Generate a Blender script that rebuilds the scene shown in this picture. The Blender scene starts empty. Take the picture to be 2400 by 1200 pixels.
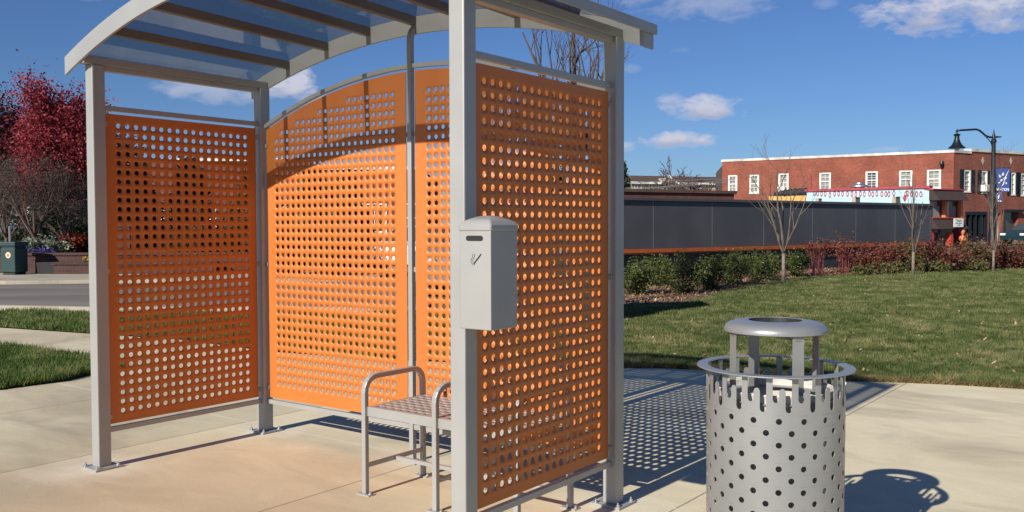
import bpy, math, random
import numpy as np
from mathutils import Vector, Matrix
R = math.radians
scene = bpy.context.scene
col = scene.collection
random.seed(7)

# ------------------------------------------------------------------ camera
F_PX, PITCH, ROLL, CAM_H = 2145.65, 0.034087, 0.0026395, 1.45
cd = bpy.data.cameras.new('camera'); cam = bpy.data.objects.new('camera', cd); col.objects.link(cam)
scene.camera = cam
cd.sensor_width = 36.0; cd.lens = F_PX / 2400 * 36.0; cd.clip_start = 0.05; cd.clip_end = 4000
_right = Vector((1, 0, 0)); _fwd = Vector((0, math.cos(PITCH), -math.sin(PITCH))); _up = _right.cross(_fwd)
right = _right * math.cos(ROLL) - _up * math.sin(ROLL); up = _right * math.sin(ROLL) + _up * math.cos(ROLL)
mw = Matrix((right, up, -_fwd)).transposed().to_4x4(); mw.translation = (0, 0, CAM_H)
cam.matrix_world = mw
def ray(x, y):
    return (right * ((x - 1200) / F_PX) + up * ((600 - y) / F_PX) + _fwd)
def gp(x, y, z=0.0):
    d = ray(x, y); t = (z - CAM_H) / d.z
    return Vector((0, 0, CAM_H)) + d * t
def atd(x, y, depth):
    d = ray(x, y); return Vector((0, 0, CAM_H)) + d * (depth / d.y)
def onplane(x, y, P, n):
    d = ray(x, y); C = Vector((0, 0, CAM_H)); t = (P - C).dot(n) / d.dot(n); return C + d * t

# ------------------------------------------------------------------ sky and sun
TH = 0.64481                                   # shelter heading
U = Vector((math.cos(TH), -math.sin(TH), 0)); V = Vector((math.sin(TH), math.cos(TH), 0)); A0 = Vector((-2.52026, 5.44188, 0))
SUN_AZ = TH + R(1.0); SUN_EL = R(29.0)         # light travels towards SUN_AZ (clockwise from +Y)
world = bpy.data.worlds.new("World"); scene.world = world; world.use_nodes = True
nt = world.node_tree; nt.nodes.clear()
def N(tree, t, **kw):
    n = tree.nodes.new(t)
    for k, v in kw.items():
        if k == 'ins':
            for i, val in v.items(): n.inputs[i].default_value = val
        else: setattr(n, k, v)
    return n
def L(tree, a, b): tree.links.new(a, b)
def M(tree, op, a, b=None, c=None, clamp=False):
    n = tree.nodes.new('ShaderNodeMath'); n.operation = op; n.use_clamp = clamp
    for i, v in enumerate((a, b, c)):
        if v is None: continue
        if isinstance(v, (int, float)): n.inputs[i].default_value = v
        else: tree.links.new(v, n.inputs[i])
    return n.outputs[0]
sky = N(nt, 'ShaderNodeTexSky', sky_type='NISHITA', sun_disc=False, sun_elevation=SUN_EL, sun_rotation=SUN_AZ + math.pi,
        altitude=300.0, air_density=1.0, dust_density=0.3, ozone_density=2.2)
bg = N(nt, 'ShaderNodeBackground'); bg.inputs['Strength'].default_value = 0.05
out = N(nt, 'ShaderNodeOutputWorld')
tc = N(nt, 'ShaderNodeTexCoord'); sep = N(nt, 'ShaderNodeSeparateXYZ'); L(nt, tc.outputs['Generated'], sep.inputs[0])
az = M(nt, 'ARCTAN2', sep.outputs[0], sep.outputs[1]); el = M(nt, 'ARCSINE', sep.outputs[2])
mp = N(nt, 'ShaderNodeMapping'); mp.inputs['Scale'].default_value = (1, 1, 2.2); L(nt, tc.outputs['Generated'], mp.inputs[0])
n1 = N(nt, 'ShaderNodeTexNoise'); n1.inputs['Scale'].default_value = 24; n1.inputs['Detail'].default_value = 10; n1.inputs['Roughness'].default_value = .6; n1.inputs['Distortion'].default_value = .3
L(nt, mp.outputs[0], n1.inputs['Vector'])
nz = M(nt, 'MULTIPLY', M(nt, 'SUBTRACT', n1.outputs['Fac'], 0.5), 5.6)
dens = None; shade = None
# drifting clouds: direction (deg azimuth, deg elevation, half sizes, strength)
CL = [(2215, 22, 165, 46, 1.1), (2200, 66, 90, 20, .8), (2330, 52, 90, 26, .9), (1650, 252, 110, 30, .95), (1575, 232, 45, 18, .6), (1580, 328, 84, 21, 1.2), (1655, 12, 170, 38, .38),
      (690, 205, 85, 42, 1.1), (495, 208, 105, 30, .55), (590, 225, 60, 20, .55), (2062, 350, 45, 9, .5), (1468, 344, 26, 12, .6), (1938, 6, 30, 14, .22), (1590, 118, 30, 8, .2), (1490, 4, 60, 16, .4), (1475,160,30,12,.3), (60,-60,160,40,.8)]
for (px, py, wx, wy, s) in CL:
    d = ray(px, py).normalized(); a0 = math.atan2(d.x, d.y); e0 = math.asin(d.z)
    aw = wx / F_PX; ew = wy / F_PX
    du = M(nt, 'DIVIDE', M(nt, 'SUBTRACT', az, a0), aw); dv = M(nt, 'DIVIDE', M(nt, 'SUBTRACT', el, e0), ew)
    r2 = M(nt, 'ADD', M(nt, 'MULTIPLY', du, du), M(nt, 'MULTIPLY', dv, dv))
    m = M(nt, 'ADD', M(nt, 'SUBTRACT', 1.0, r2), nz)
    m = M(nt, 'MULTIPLY', M(nt, 'MULTIPLY', m, 0.8, clamp=True), M(nt, 'MULTIPLY', M(nt, 'SUBTRACT', 2.0, r2, clamp=True), s), clamp=True)
    sh = M(nt, 'MULTIPLY', m, M(nt, 'MULTIPLY_ADD', M(nt,'MULTIPLY',M(nt,'SUBTRACT',M(nt,'MULTIPLY_ADD',nz,-.35,0.15),dv),0.9,clamp=True), 1.0, 0.0, clamp=True))
    dens = m if dens is None else M(nt, 'MAXIMUM', dens, m)
    shade = sh if shade is None else M(nt, 'MAXIMUM', shade, sh)
ccol = N(nt, 'ShaderNodeMix', data_type='RGBA')
ccol.inputs[6].default_value = (9.2, 9.4, 11.0, 1); ccol.inputs[7].default_value = (3.3, 3.8, 6.2, 1); L(nt, shade, ccol.inputs[0])
cmix = N(nt, 'ShaderNodeMix', data_type='RGBA')
hs = N(nt, 'ShaderNodeHueSaturation'); hs.inputs['Saturation'].default_value = 1.0; hs.inputs['Value'].default_value = 1.0; tint = N(nt, 'ShaderNodeMix', data_type='RGBA', blend_type='MULTIPLY'); tint.inputs[0].default_value = 1; tint.inputs[7].default_value = (.60, .84, 1.28, 1); L(nt, sky.outputs[0], tint.inputs[6]); L(nt, tint.outputs[2], hs.inputs['Color'])
L(nt, M(nt, 'MULTIPLY', dens, .93), cmix.inputs[0]); L(nt, hs.outputs[0], cmix.inputs[6]); L(nt, ccol.outputs[2], cmix.inputs[7])
L(nt, cmix.outputs[2], bg.inputs['Color']); L(nt, bg.outputs[0], out.inputs[0])

sl = bpy.data.lights.new('sun', 'SUN'); sun = bpy.data.objects.new('sun', sl); col.objects.link(sun)
sl.energy = 5.0; sl.angle = R(0.53); sl.color = (1.0, 0.93, 0.82)
ld = Vector((math.sin(SUN_AZ) * math.cos(SUN_EL), math.cos(SUN_AZ) * math.cos(SUN_EL), -math.sin(SUN_EL)))
sun.rotation_euler = ld.to_track_quat('-Z', 'Y').to_euler(); sun.location = (-6, -6, 8)
vs = scene.view_settings; vs.view_transform = 'Standard'; vs.look = 'None'; vs.exposure = 0.40; vs.gamma = 1.0

# ------------------------------------------------------------------ materials
def newmat(name):
    m = bpy.data.materials.new(name); m.use_nodes = True; t = m.node_tree; t.nodes.clear()
    o = N(t, 'ShaderNodeOutputMaterial'); b = N(t, 'ShaderNodeBsdfPrincipled'); L(t, b.outputs[0], o.inputs[0]); return m, t, b, o
def c4(c): return (c[0], c[1], c[2], 1)
def pm(name, c, rough=.6, metal=0., c2=None, scale=6., bump=0., bscale=60., rvar=0., detail=5, lo=.35, hi=.65, spec=None, coord='Object', stretch=None):
    m, t, b, o = newmat(name)
    b.inputs['Roughness'].default_value = rough; b.inputs['Metallic'].default_value = metal
    if spec is not None: b.inputs['Specular IOR Level'].default_value = spec
    tcn = N(t, 'ShaderNodeTexCoord'); vec = tcn.outputs[coord]
    if stretch:
        mpn = N(t, 'ShaderNodeMapping'); mpn.inputs['Scale'].default_value = stretch; L(t, vec, mpn.inputs[0]); vec = mpn.outputs[0]
    if c2 is None: c2 = tuple(x * .88 for x in c)
    n = N(t, 'ShaderNodeTexNoise', ins={'Scale': scale, 'Detail': detail}); L(t, vec, n.inputs['Vector'])
    cr = N(t, 'ShaderNodeValToRGB'); cr.color_ramp.elements[0].position = lo; cr.color_ramp.elements[1].position = hi
    cr.color_ramp.elements[0].color = c4(c2); cr.color_ramp.elements[1].color = c4(c)
    L(t, n.outputs['Fac'], cr.inputs[0]); L(t, cr.outputs[0], b.inputs['Base Color'])
    if rvar: L(t, M(t, 'MULTIPLY_ADD', n.outputs['Fac'], rvar, rough - rvar / 2), b.inputs['Roughness'])
    if bump:
        n2 = N(t, 'ShaderNodeTexNoise', ins={'Scale': bscale, 'Detail': 4}); L(t, vec, n2.inputs['Vector'])
        bp = N(t, 'ShaderNodeBump', ins={'Strength': bump, 'Distance': .01}); L(t, n2.outputs['Fac'], bp.inputs['Height']); L(t, bp.outputs[0], b.inputs['Normal'])
    return m
def leafmat(name, cols, scale=9., trans=.35, rough=.55):
    m, t, b, o = newmat(name)
    b.inputs['Roughness'].default_value = rough; b.inputs['Specular IOR Level'].default_value = .25
    tcn = N(t, 'ShaderNodeTexCoord')
    n = N(t, 'ShaderNodeTexNoise', ins={'Scale': scale, 'Detail': 2}); L(t, tcn.outputs['Object'], n.inputs['Vector'])
    w = N(t, 'ShaderNodeTexWhiteNoise'); sn = N(t, 'ShaderNodeVectorMath', operation='SNAP'); sn.inputs[1].default_value = (.11, .11, .11)
    L(t, tcn.outputs['Object'], sn.inputs[0]); L(t, sn.outputs[0], w.inputs['Vector'])
    f = M(t, 'ADD', M(t, 'MULTIPLY', n.outputs['Fac'], .7), M(t, 'MULTIPLY', w.outputs['Value'], .32))
    cr = N(t, 'ShaderNodeValToRGB'); e = cr.color_ramp.elements
    while len(e) < len(cols): e.new(.5)
    for i, c in enumerate(cols): e[i].position = .28 + .46 * i / (len(cols) - 1); e[i].color = c4(c)
    L(t, f, cr.inputs[0]); L(t, cr.outputs[0], b.inputs['Base Color'])
    tr = N(t, 'ShaderNodeBsdfTranslucent'); L(t, cr.outputs[0], tr.inputs[0])
    mx = N(t, 'ShaderNodeMixShader', ins={0: trans}); L(t, b.outputs[0], mx.inputs[1]); L(t, tr.outputs[0], mx.inputs[2]); L(t, mx.outputs[0], o.inputs[0])
    return m
def brickmat(name, c1, c2, mortar, bw=.21, bh=.073, ms=.012, stain=None):
    m, t, b, o = newmat(name); b.inputs['Roughness'].default_value = .9
    uv = N(t, 'ShaderNodeUVMap')
    br = N(t, 'ShaderNodeTexBrick'); br.inputs['Scale'].default_value = 1.0
    br.inputs['Brick Width'].default_value = bw; br.inputs['Row Height'].default_value = bh; br.inputs['Mortar Size'].default_value = ms * .5
    br.inputs['Color1'].default_value = c4(c1); br.inputs['Color2'].default_value = c4(c2); br.inputs['Mortar'].default_value = c4(mortar); br.inputs['Bias'].default_value = -.1
    L(t, uv.outputs[0], br.inputs['Vector'])
    n = N(t, 'ShaderNodeTexNoise', ins={'Scale': .45, 'Detail': 6, 'Roughness': .65}); L(t, uv.outputs[0], n.inputs['Vector'])
    n3 = N(t, 'ShaderNodeTexNoise', ins={'Scale': 5.0, 'Detail': 3}); L(t, uv.outputs[0], n3.inputs['Vector'])
    f = M(t, 'ADD', M(t, 'MULTIPLY_ADD', n.outputs['Fac'], 1.3, .25), M(t, 'MULTIPLY_ADD', n3.outputs['Fac'], .5, -.25))
    mx = N(t, 'ShaderNodeMix', data_type='RGBA', blend_type='MULTIPLY'); mx.inputs[0].default_value = 1
    cmb = N(t, 'ShaderNodeCombineColor'); L(t, f, cmb.inputs[0]); L(t, f, cmb.inputs[1]); L(t, f, cmb.inputs[2])
    L(t, br.outputs['Color'], mx.inputs[6]); L(t, cmb.outputs[0], mx.inputs[7]); L(t, mx.outputs[2], b.inputs['Base Color'])
    bp = N(t, 'ShaderNodeBump', ins={'Strength': .5, 'Distance': .01}); L(t, br.outputs['Fac'], bp.inputs['Height']); bp.invert = True; L(t, bp.outputs[0], b.inputs['Normal'])
    return m

MT = {}
MT['silver'] = pm('silver_powder_coat', (.355, .355, .345), .42, .2, c2=(.32, .32, .31), scale=3, bump=.04, bscale=900, rvar=.08)
MT['silver_bin'] = pm('silver_bin_paint', (.335, .345, .345), .34, .45, c2=(.29, .30, .305), scale=3, bump=.04, bscale=700, rvar=.1)
MT['galv'] = pm('galvanised_bolt', (.5, .5, .5), .35, .8, scale=40)
MT['orange'] = pm('orange_powder_coat', (.52, .158, .030), .5, 0., c2=(.47, .137, .027), scale=3.5, bump=.03, bscale=900, stretch=(1, 1, .25), detail=8, rvar=.15)
MT['purlin'] = pm('shaded_silver_purlin', (.17, .158, .155), .45, .2, c2=(.145, .135, .13), scale=3)  # silver darkened: shade under the roof painted into the purlin colour
MT['black'] = pm('black_gap', (.012, .012, .012), .6)
MT['darktray'] = pm('dark_ash_tray', (.035, .035, .04), .45, c2=(.02, .02, .02), scale=30)
MT['liner'] = pm('grey_liner_plastic', (.55, .54, .5), .5, c2=(.45, .44, .4), scale=8)
MT['rubberblack'] = pm('black_rubber', (.02, .02, .022), .8)
# tinted roof sheet
m, t, b, o = newmat('tinted_roof_sheet'); MT['roof'] = m
tr = N(t, 'ShaderNodeBsdfTransparent'); tr.inputs[0].default_value = (.58, .60, .60, 1)
gl = N(t, 'ShaderNodeBsdfGlossy', ins={'Roughness': .03}); gl.inputs[0].default_value = (.95, .95, .95, 1)
fr = N(t, 'ShaderNodeFresnel', ins={'IOR': 1.72}); ge = N(t, 'ShaderNodeNewGeometry')
fac = M(t, 'MULTIPLY', fr.outputs[0], M(t, 'SUBTRACT', 1.0, ge.outputs['Backfacing']))
mx = N(t, 'ShaderNodeMixShader'); L(t, fac, mx.inputs[0]); L(t, tr.outputs[0], mx.inputs[1]); L(t, gl.outputs[0], mx.inputs[2]); L(t, mx.outputs[0], o.inputs[0])
# window glass
m, t, b, o = newmat('window_glass'); MT['glass'] = m
b.inputs['Base Color'].default_value = (.05, .06, .065, 1); b.inputs['Roughness'].default_value = .08; b.inputs['Specular IOR Level'].default_value = .8
MT['blind'] = pm('pale_blind_behind_glass', (.30, .30, .26), .25, c2=(.16, .17, .16), scale=1.6, spec=.8)
MT['white'] = pm('white_paint', (.78, .77, .72), .55, c2=(.68, .67, .62), scale=4)
# concrete plaza (joints by position, stains)
def concrete(name, base, warm, dark, joints_a=(), joints_b=(), pale_b=()):
    m, t, b, o = newmat(name); b.inputs['Roughness'].default_value = .85; b.inputs['Specular IOR Level'].default_value = .3
    tcn = N(t, 'ShaderNodeTexCoord'); s0 = N(t, 'ShaderNodeSeparateXYZ'); L(t, tcn.outputs['Object'], s0.inputs[0])
    X = M(t, 'SUBTRACT', s0.outputs[0], A0.x); Y = M(t, 'SUBTRACT', s0.outputs[1], A0.y)
    a = M(t, 'ADD', M(t, 'MULTIPLY', X, U.x), M(t, 'MULTIPLY', Y, U.y)); bb = M(t, 'ADD', M(t, 'MULTIPLY', X, V.x), M(t, 'MULTIPLY', Y, V.y))
    cmb = N(t, 'ShaderNodeCombineXYZ'); L(t, a, cmb.inputs[0]); L(t, bb, cmb.inputs[1])
    mp1 = N(t, 'ShaderNodeMapping'); mp1.inputs['Scale'].default_value = (.55, 1.1, 1); mp1.inputs['Rotation'].default_value = (0, 0, .5); L(t, cmb.outputs[0], mp1.inputs[0])
    n1 = N(t, 'ShaderNodeTexNoise', ins={'Scale': 1.0, 'Detail': 7, 'Roughness': .6, 'Distortion': .6}); L(t, mp1.outputs[0], n1.inputs['Vector'])
    n2 = N(t, 'ShaderNodeTexNoise', ins={'Scale': .45, 'Detail': 3}); L(t, cmb.outputs[0], n2.inputs['Vector'])
    n3 = N(t, 'ShaderNodeTexNoise', ins={'Scale': 90, 'Detail': 4}); L(t, cmb.outputs[0], n3.inputs['Vector'])
    n4 = N(t, 'ShaderNodeTexNoise', ins={'Scale': 2.6, 'Detail': 8, 'Roughness': .7, 'Distortion': 1.0}); L(t, mp1.outputs[0], n4.inputs['Vector'])
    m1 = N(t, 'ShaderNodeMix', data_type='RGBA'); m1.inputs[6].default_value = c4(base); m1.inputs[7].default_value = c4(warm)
    # warm tan tint: strongest on the slab inside the shelter
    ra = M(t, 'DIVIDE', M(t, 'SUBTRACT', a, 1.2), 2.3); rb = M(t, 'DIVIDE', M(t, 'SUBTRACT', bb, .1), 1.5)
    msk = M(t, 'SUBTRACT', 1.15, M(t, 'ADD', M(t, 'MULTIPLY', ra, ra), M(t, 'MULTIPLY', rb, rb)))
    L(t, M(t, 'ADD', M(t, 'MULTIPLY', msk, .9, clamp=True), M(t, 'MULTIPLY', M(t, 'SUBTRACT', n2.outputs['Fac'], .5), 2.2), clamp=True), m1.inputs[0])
    m2 = N(t, 'ShaderNodeMix', data_type='RGBA'); m2.inputs[7].default_value = c4(dark); L(t, m1.outputs[2], m2.inputs[6])
    L(t, M(t, 'MULTIPLY', M(t, 'MULTIPLY', M(t, 'SUBTRACT', n1.outputs['Fac'], .49), 6.5, clamp=True), .62), m2.inputs[0])
    m3 = N(t, 'ShaderNodeMix', data_type='RGBA', blend_type='MULTIPLY'); m3.inputs[0].default_value = 1; L(t, m2.outputs[2], m3.inputs[6])
    f = M(t, 'ADD', M(t, 'MULTIPLY_ADD', n3.outputs['Fac'], .30, .76), M(t, 'MULTIPLY_ADD', n4.outputs['Fac'], .5, -.17))
    # each pour has its own tone: the slabs left of the shelter are greyer
    f = M(t, 'MULTIPLY', f, M(t, 'SUBTRACT', 1.0, M(t, 'MULTIPLY', M(t, 'LESS_THAN', a, -.32), .17)))
    cc = N(t, 'ShaderNodeCombineColor'); [L(t, f, cc.inputs[i]) for i in range(3)]; L(t, cc.outputs[0], m3.inputs[7])
    if joints_b:
        blm = None
        for (pa, pb, pr) in ((.04, .02, .42), (.04, 1.24, .30), (2.87, 1.24, .34), (1.45, 1.24, .28), (2.87, .04, .4)):
            da = M(t, 'SUBTRACT', a, pa); db = M(t, 'SUBTRACT', bb, pb); dd_ = M(t, 'SQRT', M(t, 'ADD', M(t, 'MULTIPLY', da, da), M(t, 'MULTIPLY', db, db)))
            q_ = M(t, 'SUBTRACT', M(t, 'MULTIPLY_ADD', n4.outputs['Fac'], 1.6, .2), M(t, 'DIVIDE', dd_, pr), clamp=True); blm = q_ if blm is None else M(t, 'MAXIMUM', blm, q_)
        mbm = N(t, 'ShaderNodeMix', data_type='RGBA'); mbm.inputs[7].default_value = (.66, .60, .50, 1); L(t, M(t, 'MULTIPLY', blm, .75), mbm.inputs[0]); L(t, m3.outputs[2], mbm.inputs[6]); m3 = mbm
        vr = N(t, 'ShaderNodeTexVoronoi', ins={'Scale': 9.0}); L(t, cmb.outputs[0], vr.inputs['Vector'])
        vsp = N(t, 'ShaderNodeSeparateColor'); L(t, vr.outputs['Color'], vsp.inputs[0])
        spk = M(t, 'MULTIPLY', M(t, 'LESS_THAN', vr.outputs['Distance'], M(t, 'MULTIPLY', vsp.outputs[1], .07)), M(t, 'GREATER_THAN', vsp.outputs[0], .72))
        mbm = N(t, 'ShaderNodeMix', data_type='RGBA'); mbm.inputs[7].default_value = (.16, .13, .10, 1); L(t, M(t, 'MULTIPLY', spk, .6), mbm.inputs[0]); L(t, m3.outputs[2], mbm.inputs[6]); m3 = mbm
    wob = M(t, 'MULTIPLY_ADD', n4.outputs['Fac'], .012, -.006)
    def lines(coord, lst, w):
        acc = None
        for p in lst:
            l = M(t, 'LESS_THAN', M(t, 'ABSOLUTE', M(t, 'ADD', M(t, 'SUBTRACT', coord, p), wob)), w)
            acc = l if acc is None else M(t, 'MAXIMUM', acc, l)
        return acc
    colr = m3.outputs[2]; hh = None
    for crd, lst, w, cj in ((a, joints_a, .006, (.10, .085, .07)), (bb, joints_b, .006, (.14, .12, .10)), (bb, pale_b, .014, (.62, .57, .46))):
        if not lst: continue
        ln = lines(crd, lst, w); mj = N(t, 'ShaderNodeMix', data_type='RGBA'); mj.inputs[7].default_value = c4(cj)
        L(t, M(t, 'MULTIPLY', ln, .62), mj.inputs[0]); L(t, colr, mj.inputs[6]); colr = mj.outputs[2]
    L(t, colr, b.inputs['Base Color'])
    bp = N(t, 'ShaderNodeBump', ins={'Strength': .25, 'Distance': .004}); L(t, n3.outputs['Fac'], bp.inputs['Height']); L(t, bp.outputs[0], b.inputs['Normal'])
    return m
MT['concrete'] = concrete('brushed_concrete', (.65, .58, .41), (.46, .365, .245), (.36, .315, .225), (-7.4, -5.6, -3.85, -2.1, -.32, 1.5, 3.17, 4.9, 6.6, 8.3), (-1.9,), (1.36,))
MT['sidewalk'] = concrete('old_concrete', (.46, .41, .33), (.42, .37, .30), (.30, .27, .22), (-14, -12.2, -10.4, -8.6, -6.8))
MT['asphalt'] = pm('asphalt', (.19, .17, .145), .9, c2=(.12, .108, .094), scale=.5, detail=8, bump=.3, bscale=60, stretch=(.35, 1.6, 1))
MT['soil'] = pm('dry_ground', (.16, .14, .10), .95, c2=(.10, .09, .06), scale=2)
MT['lawnbase'] = pm('lawn_soil', (.115, .125, .045), .95, c2=(.07, .085, .028), scale=3.5, detail=8, bump=.5, bscale=40)
MT['mulch'] = pm('bark_mulch', (.27, .165, .10), .95, c2=(.07, .042, .028), scale=16, detail=7, bump=.9, bscale=35)
MT['brick'] = brickmat('red_brick', (.30, .078, .045), (.22, .055, .034), (.19, .11, .08))
MT['brick_dark'] = brickmat('dark_red_brick', (.16, .045, .032), (.11, .032, .024), (.12, .08, .065))
MT['brick_planter'] = brickmat('shaded_planter_brick', (.085, .035, .03), (.055, .024, .022), (.09, .065, .058))  # brick colours darkened to stand in for shade across the road
MT['coping'] = pm('pale_coping', (.62, .60, .55), .7, c2=(.38, .36, .32), scale=1.2)
MT['panelgrey'] = pm('charcoal_wall_panel', (.078, .080, .090), .45, c2=(.058, .061, .070), scale=.8, spec=.4)
MT['seam'] = pm('panel_seam', (.22, .22, .22), .5)
MT['orangeledge'] = pm('orange_steel_ledge', (.42, .10, .025), .5, c2=(.33, .08, .02), scale=3)
MT['blueblock'] = pm('dark_louvre', (.035, .05, .06), .6, c2=(.02, .03, .035), scale=4)
MT['mural'] = pm('pale_blue_wall_paint', (.40, .62, .70), .7, c2=(.36, .57, .66), scale=2)
MT['muralred'] = pm('red_mural_paint', (.36, .05, .07), .7, c2=(.28, .035, .05), scale=5)
MT['muralpink'] = pm('pink_mural_paint', (.55, .22, .24), .7)
MT['yellowwall'] = pm('ochre_wall_paint', (.62, .36, .11), .7)
MT['shingle'] = pm('brown_shingle', (.055, .035, .032), .85, c2=(.03, .02, .02), scale=14, bump=.5, bscale=30, stretch=(1, 1, 6))
MT['orangepost'] = pm('salmon_paint', (.62, .20, .08), .6, c2=(.5, .14, .06), scale=3)
MT['redpaint'] = pm('red_paint', (.42, .05, .03), .6)
MT['metalblack'] = pm('black_cast_metal', (.012, .017, .022), .42, .3, scale=5)
MT['bannerblue'] = pm('blue_banner_cloth', (.028, .075, .30), .7, c2=(.022, .06, .25), scale=4)
MT['greenbin'] = pm('shaded_green_bin_paint', (.014, .045, .045), .5, c2=(.012, .036, .036), scale=3)  # green darkened to carry the shade across the road
MT['bark'] = pm('grey_bark', (.15, .118, .092), .95, c2=(.08, .063, .05), scale=7, bump=.6, bscale=30)
MT['barkpale'] = pm('pale_young_bark', (.22, .18, .14), .9, c2=(.12, .098, .078), scale=9)
MT['bark_twig'] = pm('twig_bark', (.115, .08, .064), .95, c2=(.07, .05, .042), scale=7)
MT['redtwig'] = pm('red_stem', (.19, .032, .036), .6, c2=(.10, .022, .026), scale=9)
MT['leaf_red'] = leafmat('red_maple_leaf', [(.09, .016, .026), (.22, .028, .045), (.40, .055, .075), (.46, .13, .10)], trans=.4)
MT['leaf_dullred'] = leafmat('dull_red_leaf', [(.06, .024, .030), (.12, .032, .042), (.22, .045, .055), (.18, .08, .07)], trans=.35)
MT['leaf_green'] = leafmat('holly_leaf', [(.022, .042, .012), (.05, .075, .02), (.10, .125, .035), (.17, .17, .06)], trans=.25, rough=.4)
MT['leaf_brown'] = leafmat('bronze_hedge_leaf', [(.05, .018, .016), (.13, .035, .03), (.22, .07, .045), (.15, .12, .05)], trans=.3)
MT['leaf_hedgegreen'] = leafmat('olive_hedge_leaf', [(.035, .045, .015), (.08, .085, .03), (.15, .14, .055), (.2, .12, .06)], trans=.3)
MT['leaf_dark'] = leafmat('evergreen_leaf', [(.012, .024, .012), (.02, .04, .018), (.04, .065, .028)], trans=.15)
MT['leaf_white'] = leafmat('silvery_leaf', [(.08, .10, .065), (.17, .19, .13), (.42, .43, .36)], trans=.3)  # leaf tones lowered: planter shade put into the colour
MT['leaf_brush'] = leafmat('dry_brush_leaf', [(.045, .034, .032), (.085, .06, .05), (.13, .085, .07)], trans=.2)
MT['leaf_yellow'] = leafmat('yellow_petal', [(.3, .2, .04), (.6, .42, .08), (.7, .6, .3)], trans=.2)
MT['petal'] = leafmat('violet_petal', [(.03, .03, .08), (.06, .055, .20), (.14, .14, .3)], trans=.2)  # petal tones lowered to hold the same planter shade
MT['leaf_fire'] = leafmat('scarlet_leaf', [(.10, .018, .015), (.24, .035, .02), (.32, .07, .03)], trans=.4)
MT['grass'] = leafmat('grass_blade', [(.055, .08, .022), (.095, .125, .038), (.155, .18, .062), (.30, .27, .13)], scale=1.3, trans=.35)
MT['grass2'] = leafmat('long_grass_blade', [(.05, .09, .018), (.085, .13, .028), (.14, .19, .05), (.25, .24, .10)], scale=2, trans=.4)
MT['tan'] = pm('tan_siding', (.42, .34, .24), .8, c2=(.33, .26, .19), scale=1)
MT['brownroof'] = pm('brown_roof', (.10, .06, .045), .9, c2=(.06, .04, .03), scale=3)
MT['carwhite'] = pm('white_car_paint', (.72, .73, .74), .25, spec=.6); MT['carred'] = pm('red_car_paint', (.40, .035, .03), .25, spec=.6)
MT['cargrey'] = pm('grey_blue_car_paint', (.26, .33, .38), .25, .3, spec=.6); MT['carnavy'] = pm('navy_car_paint', (.02, .03, .06), .25, spec=.6); MT['carteal'] = pm('dark_teal_car_paint', (.012, .035, .045), .25, spec=.6)
MT['rim'] = pm('alloy_rim', (.4, .4, .4), .35, .8); MT['lampred'] = pm('red_lens', (.4, .02, .02), .2); MT['lampclear'] = pm('clear_lens', (.7, .7, .7), .15)
MT['signtext'] = pm('dark_teal_lettering', (.06, .2, .2), .7); MT['wire'] = pm('cable', (.3, .3, .3), .6)
MT['cream'] = pm('cream_door_paint', (.62, .58, .44), .6)

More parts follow.
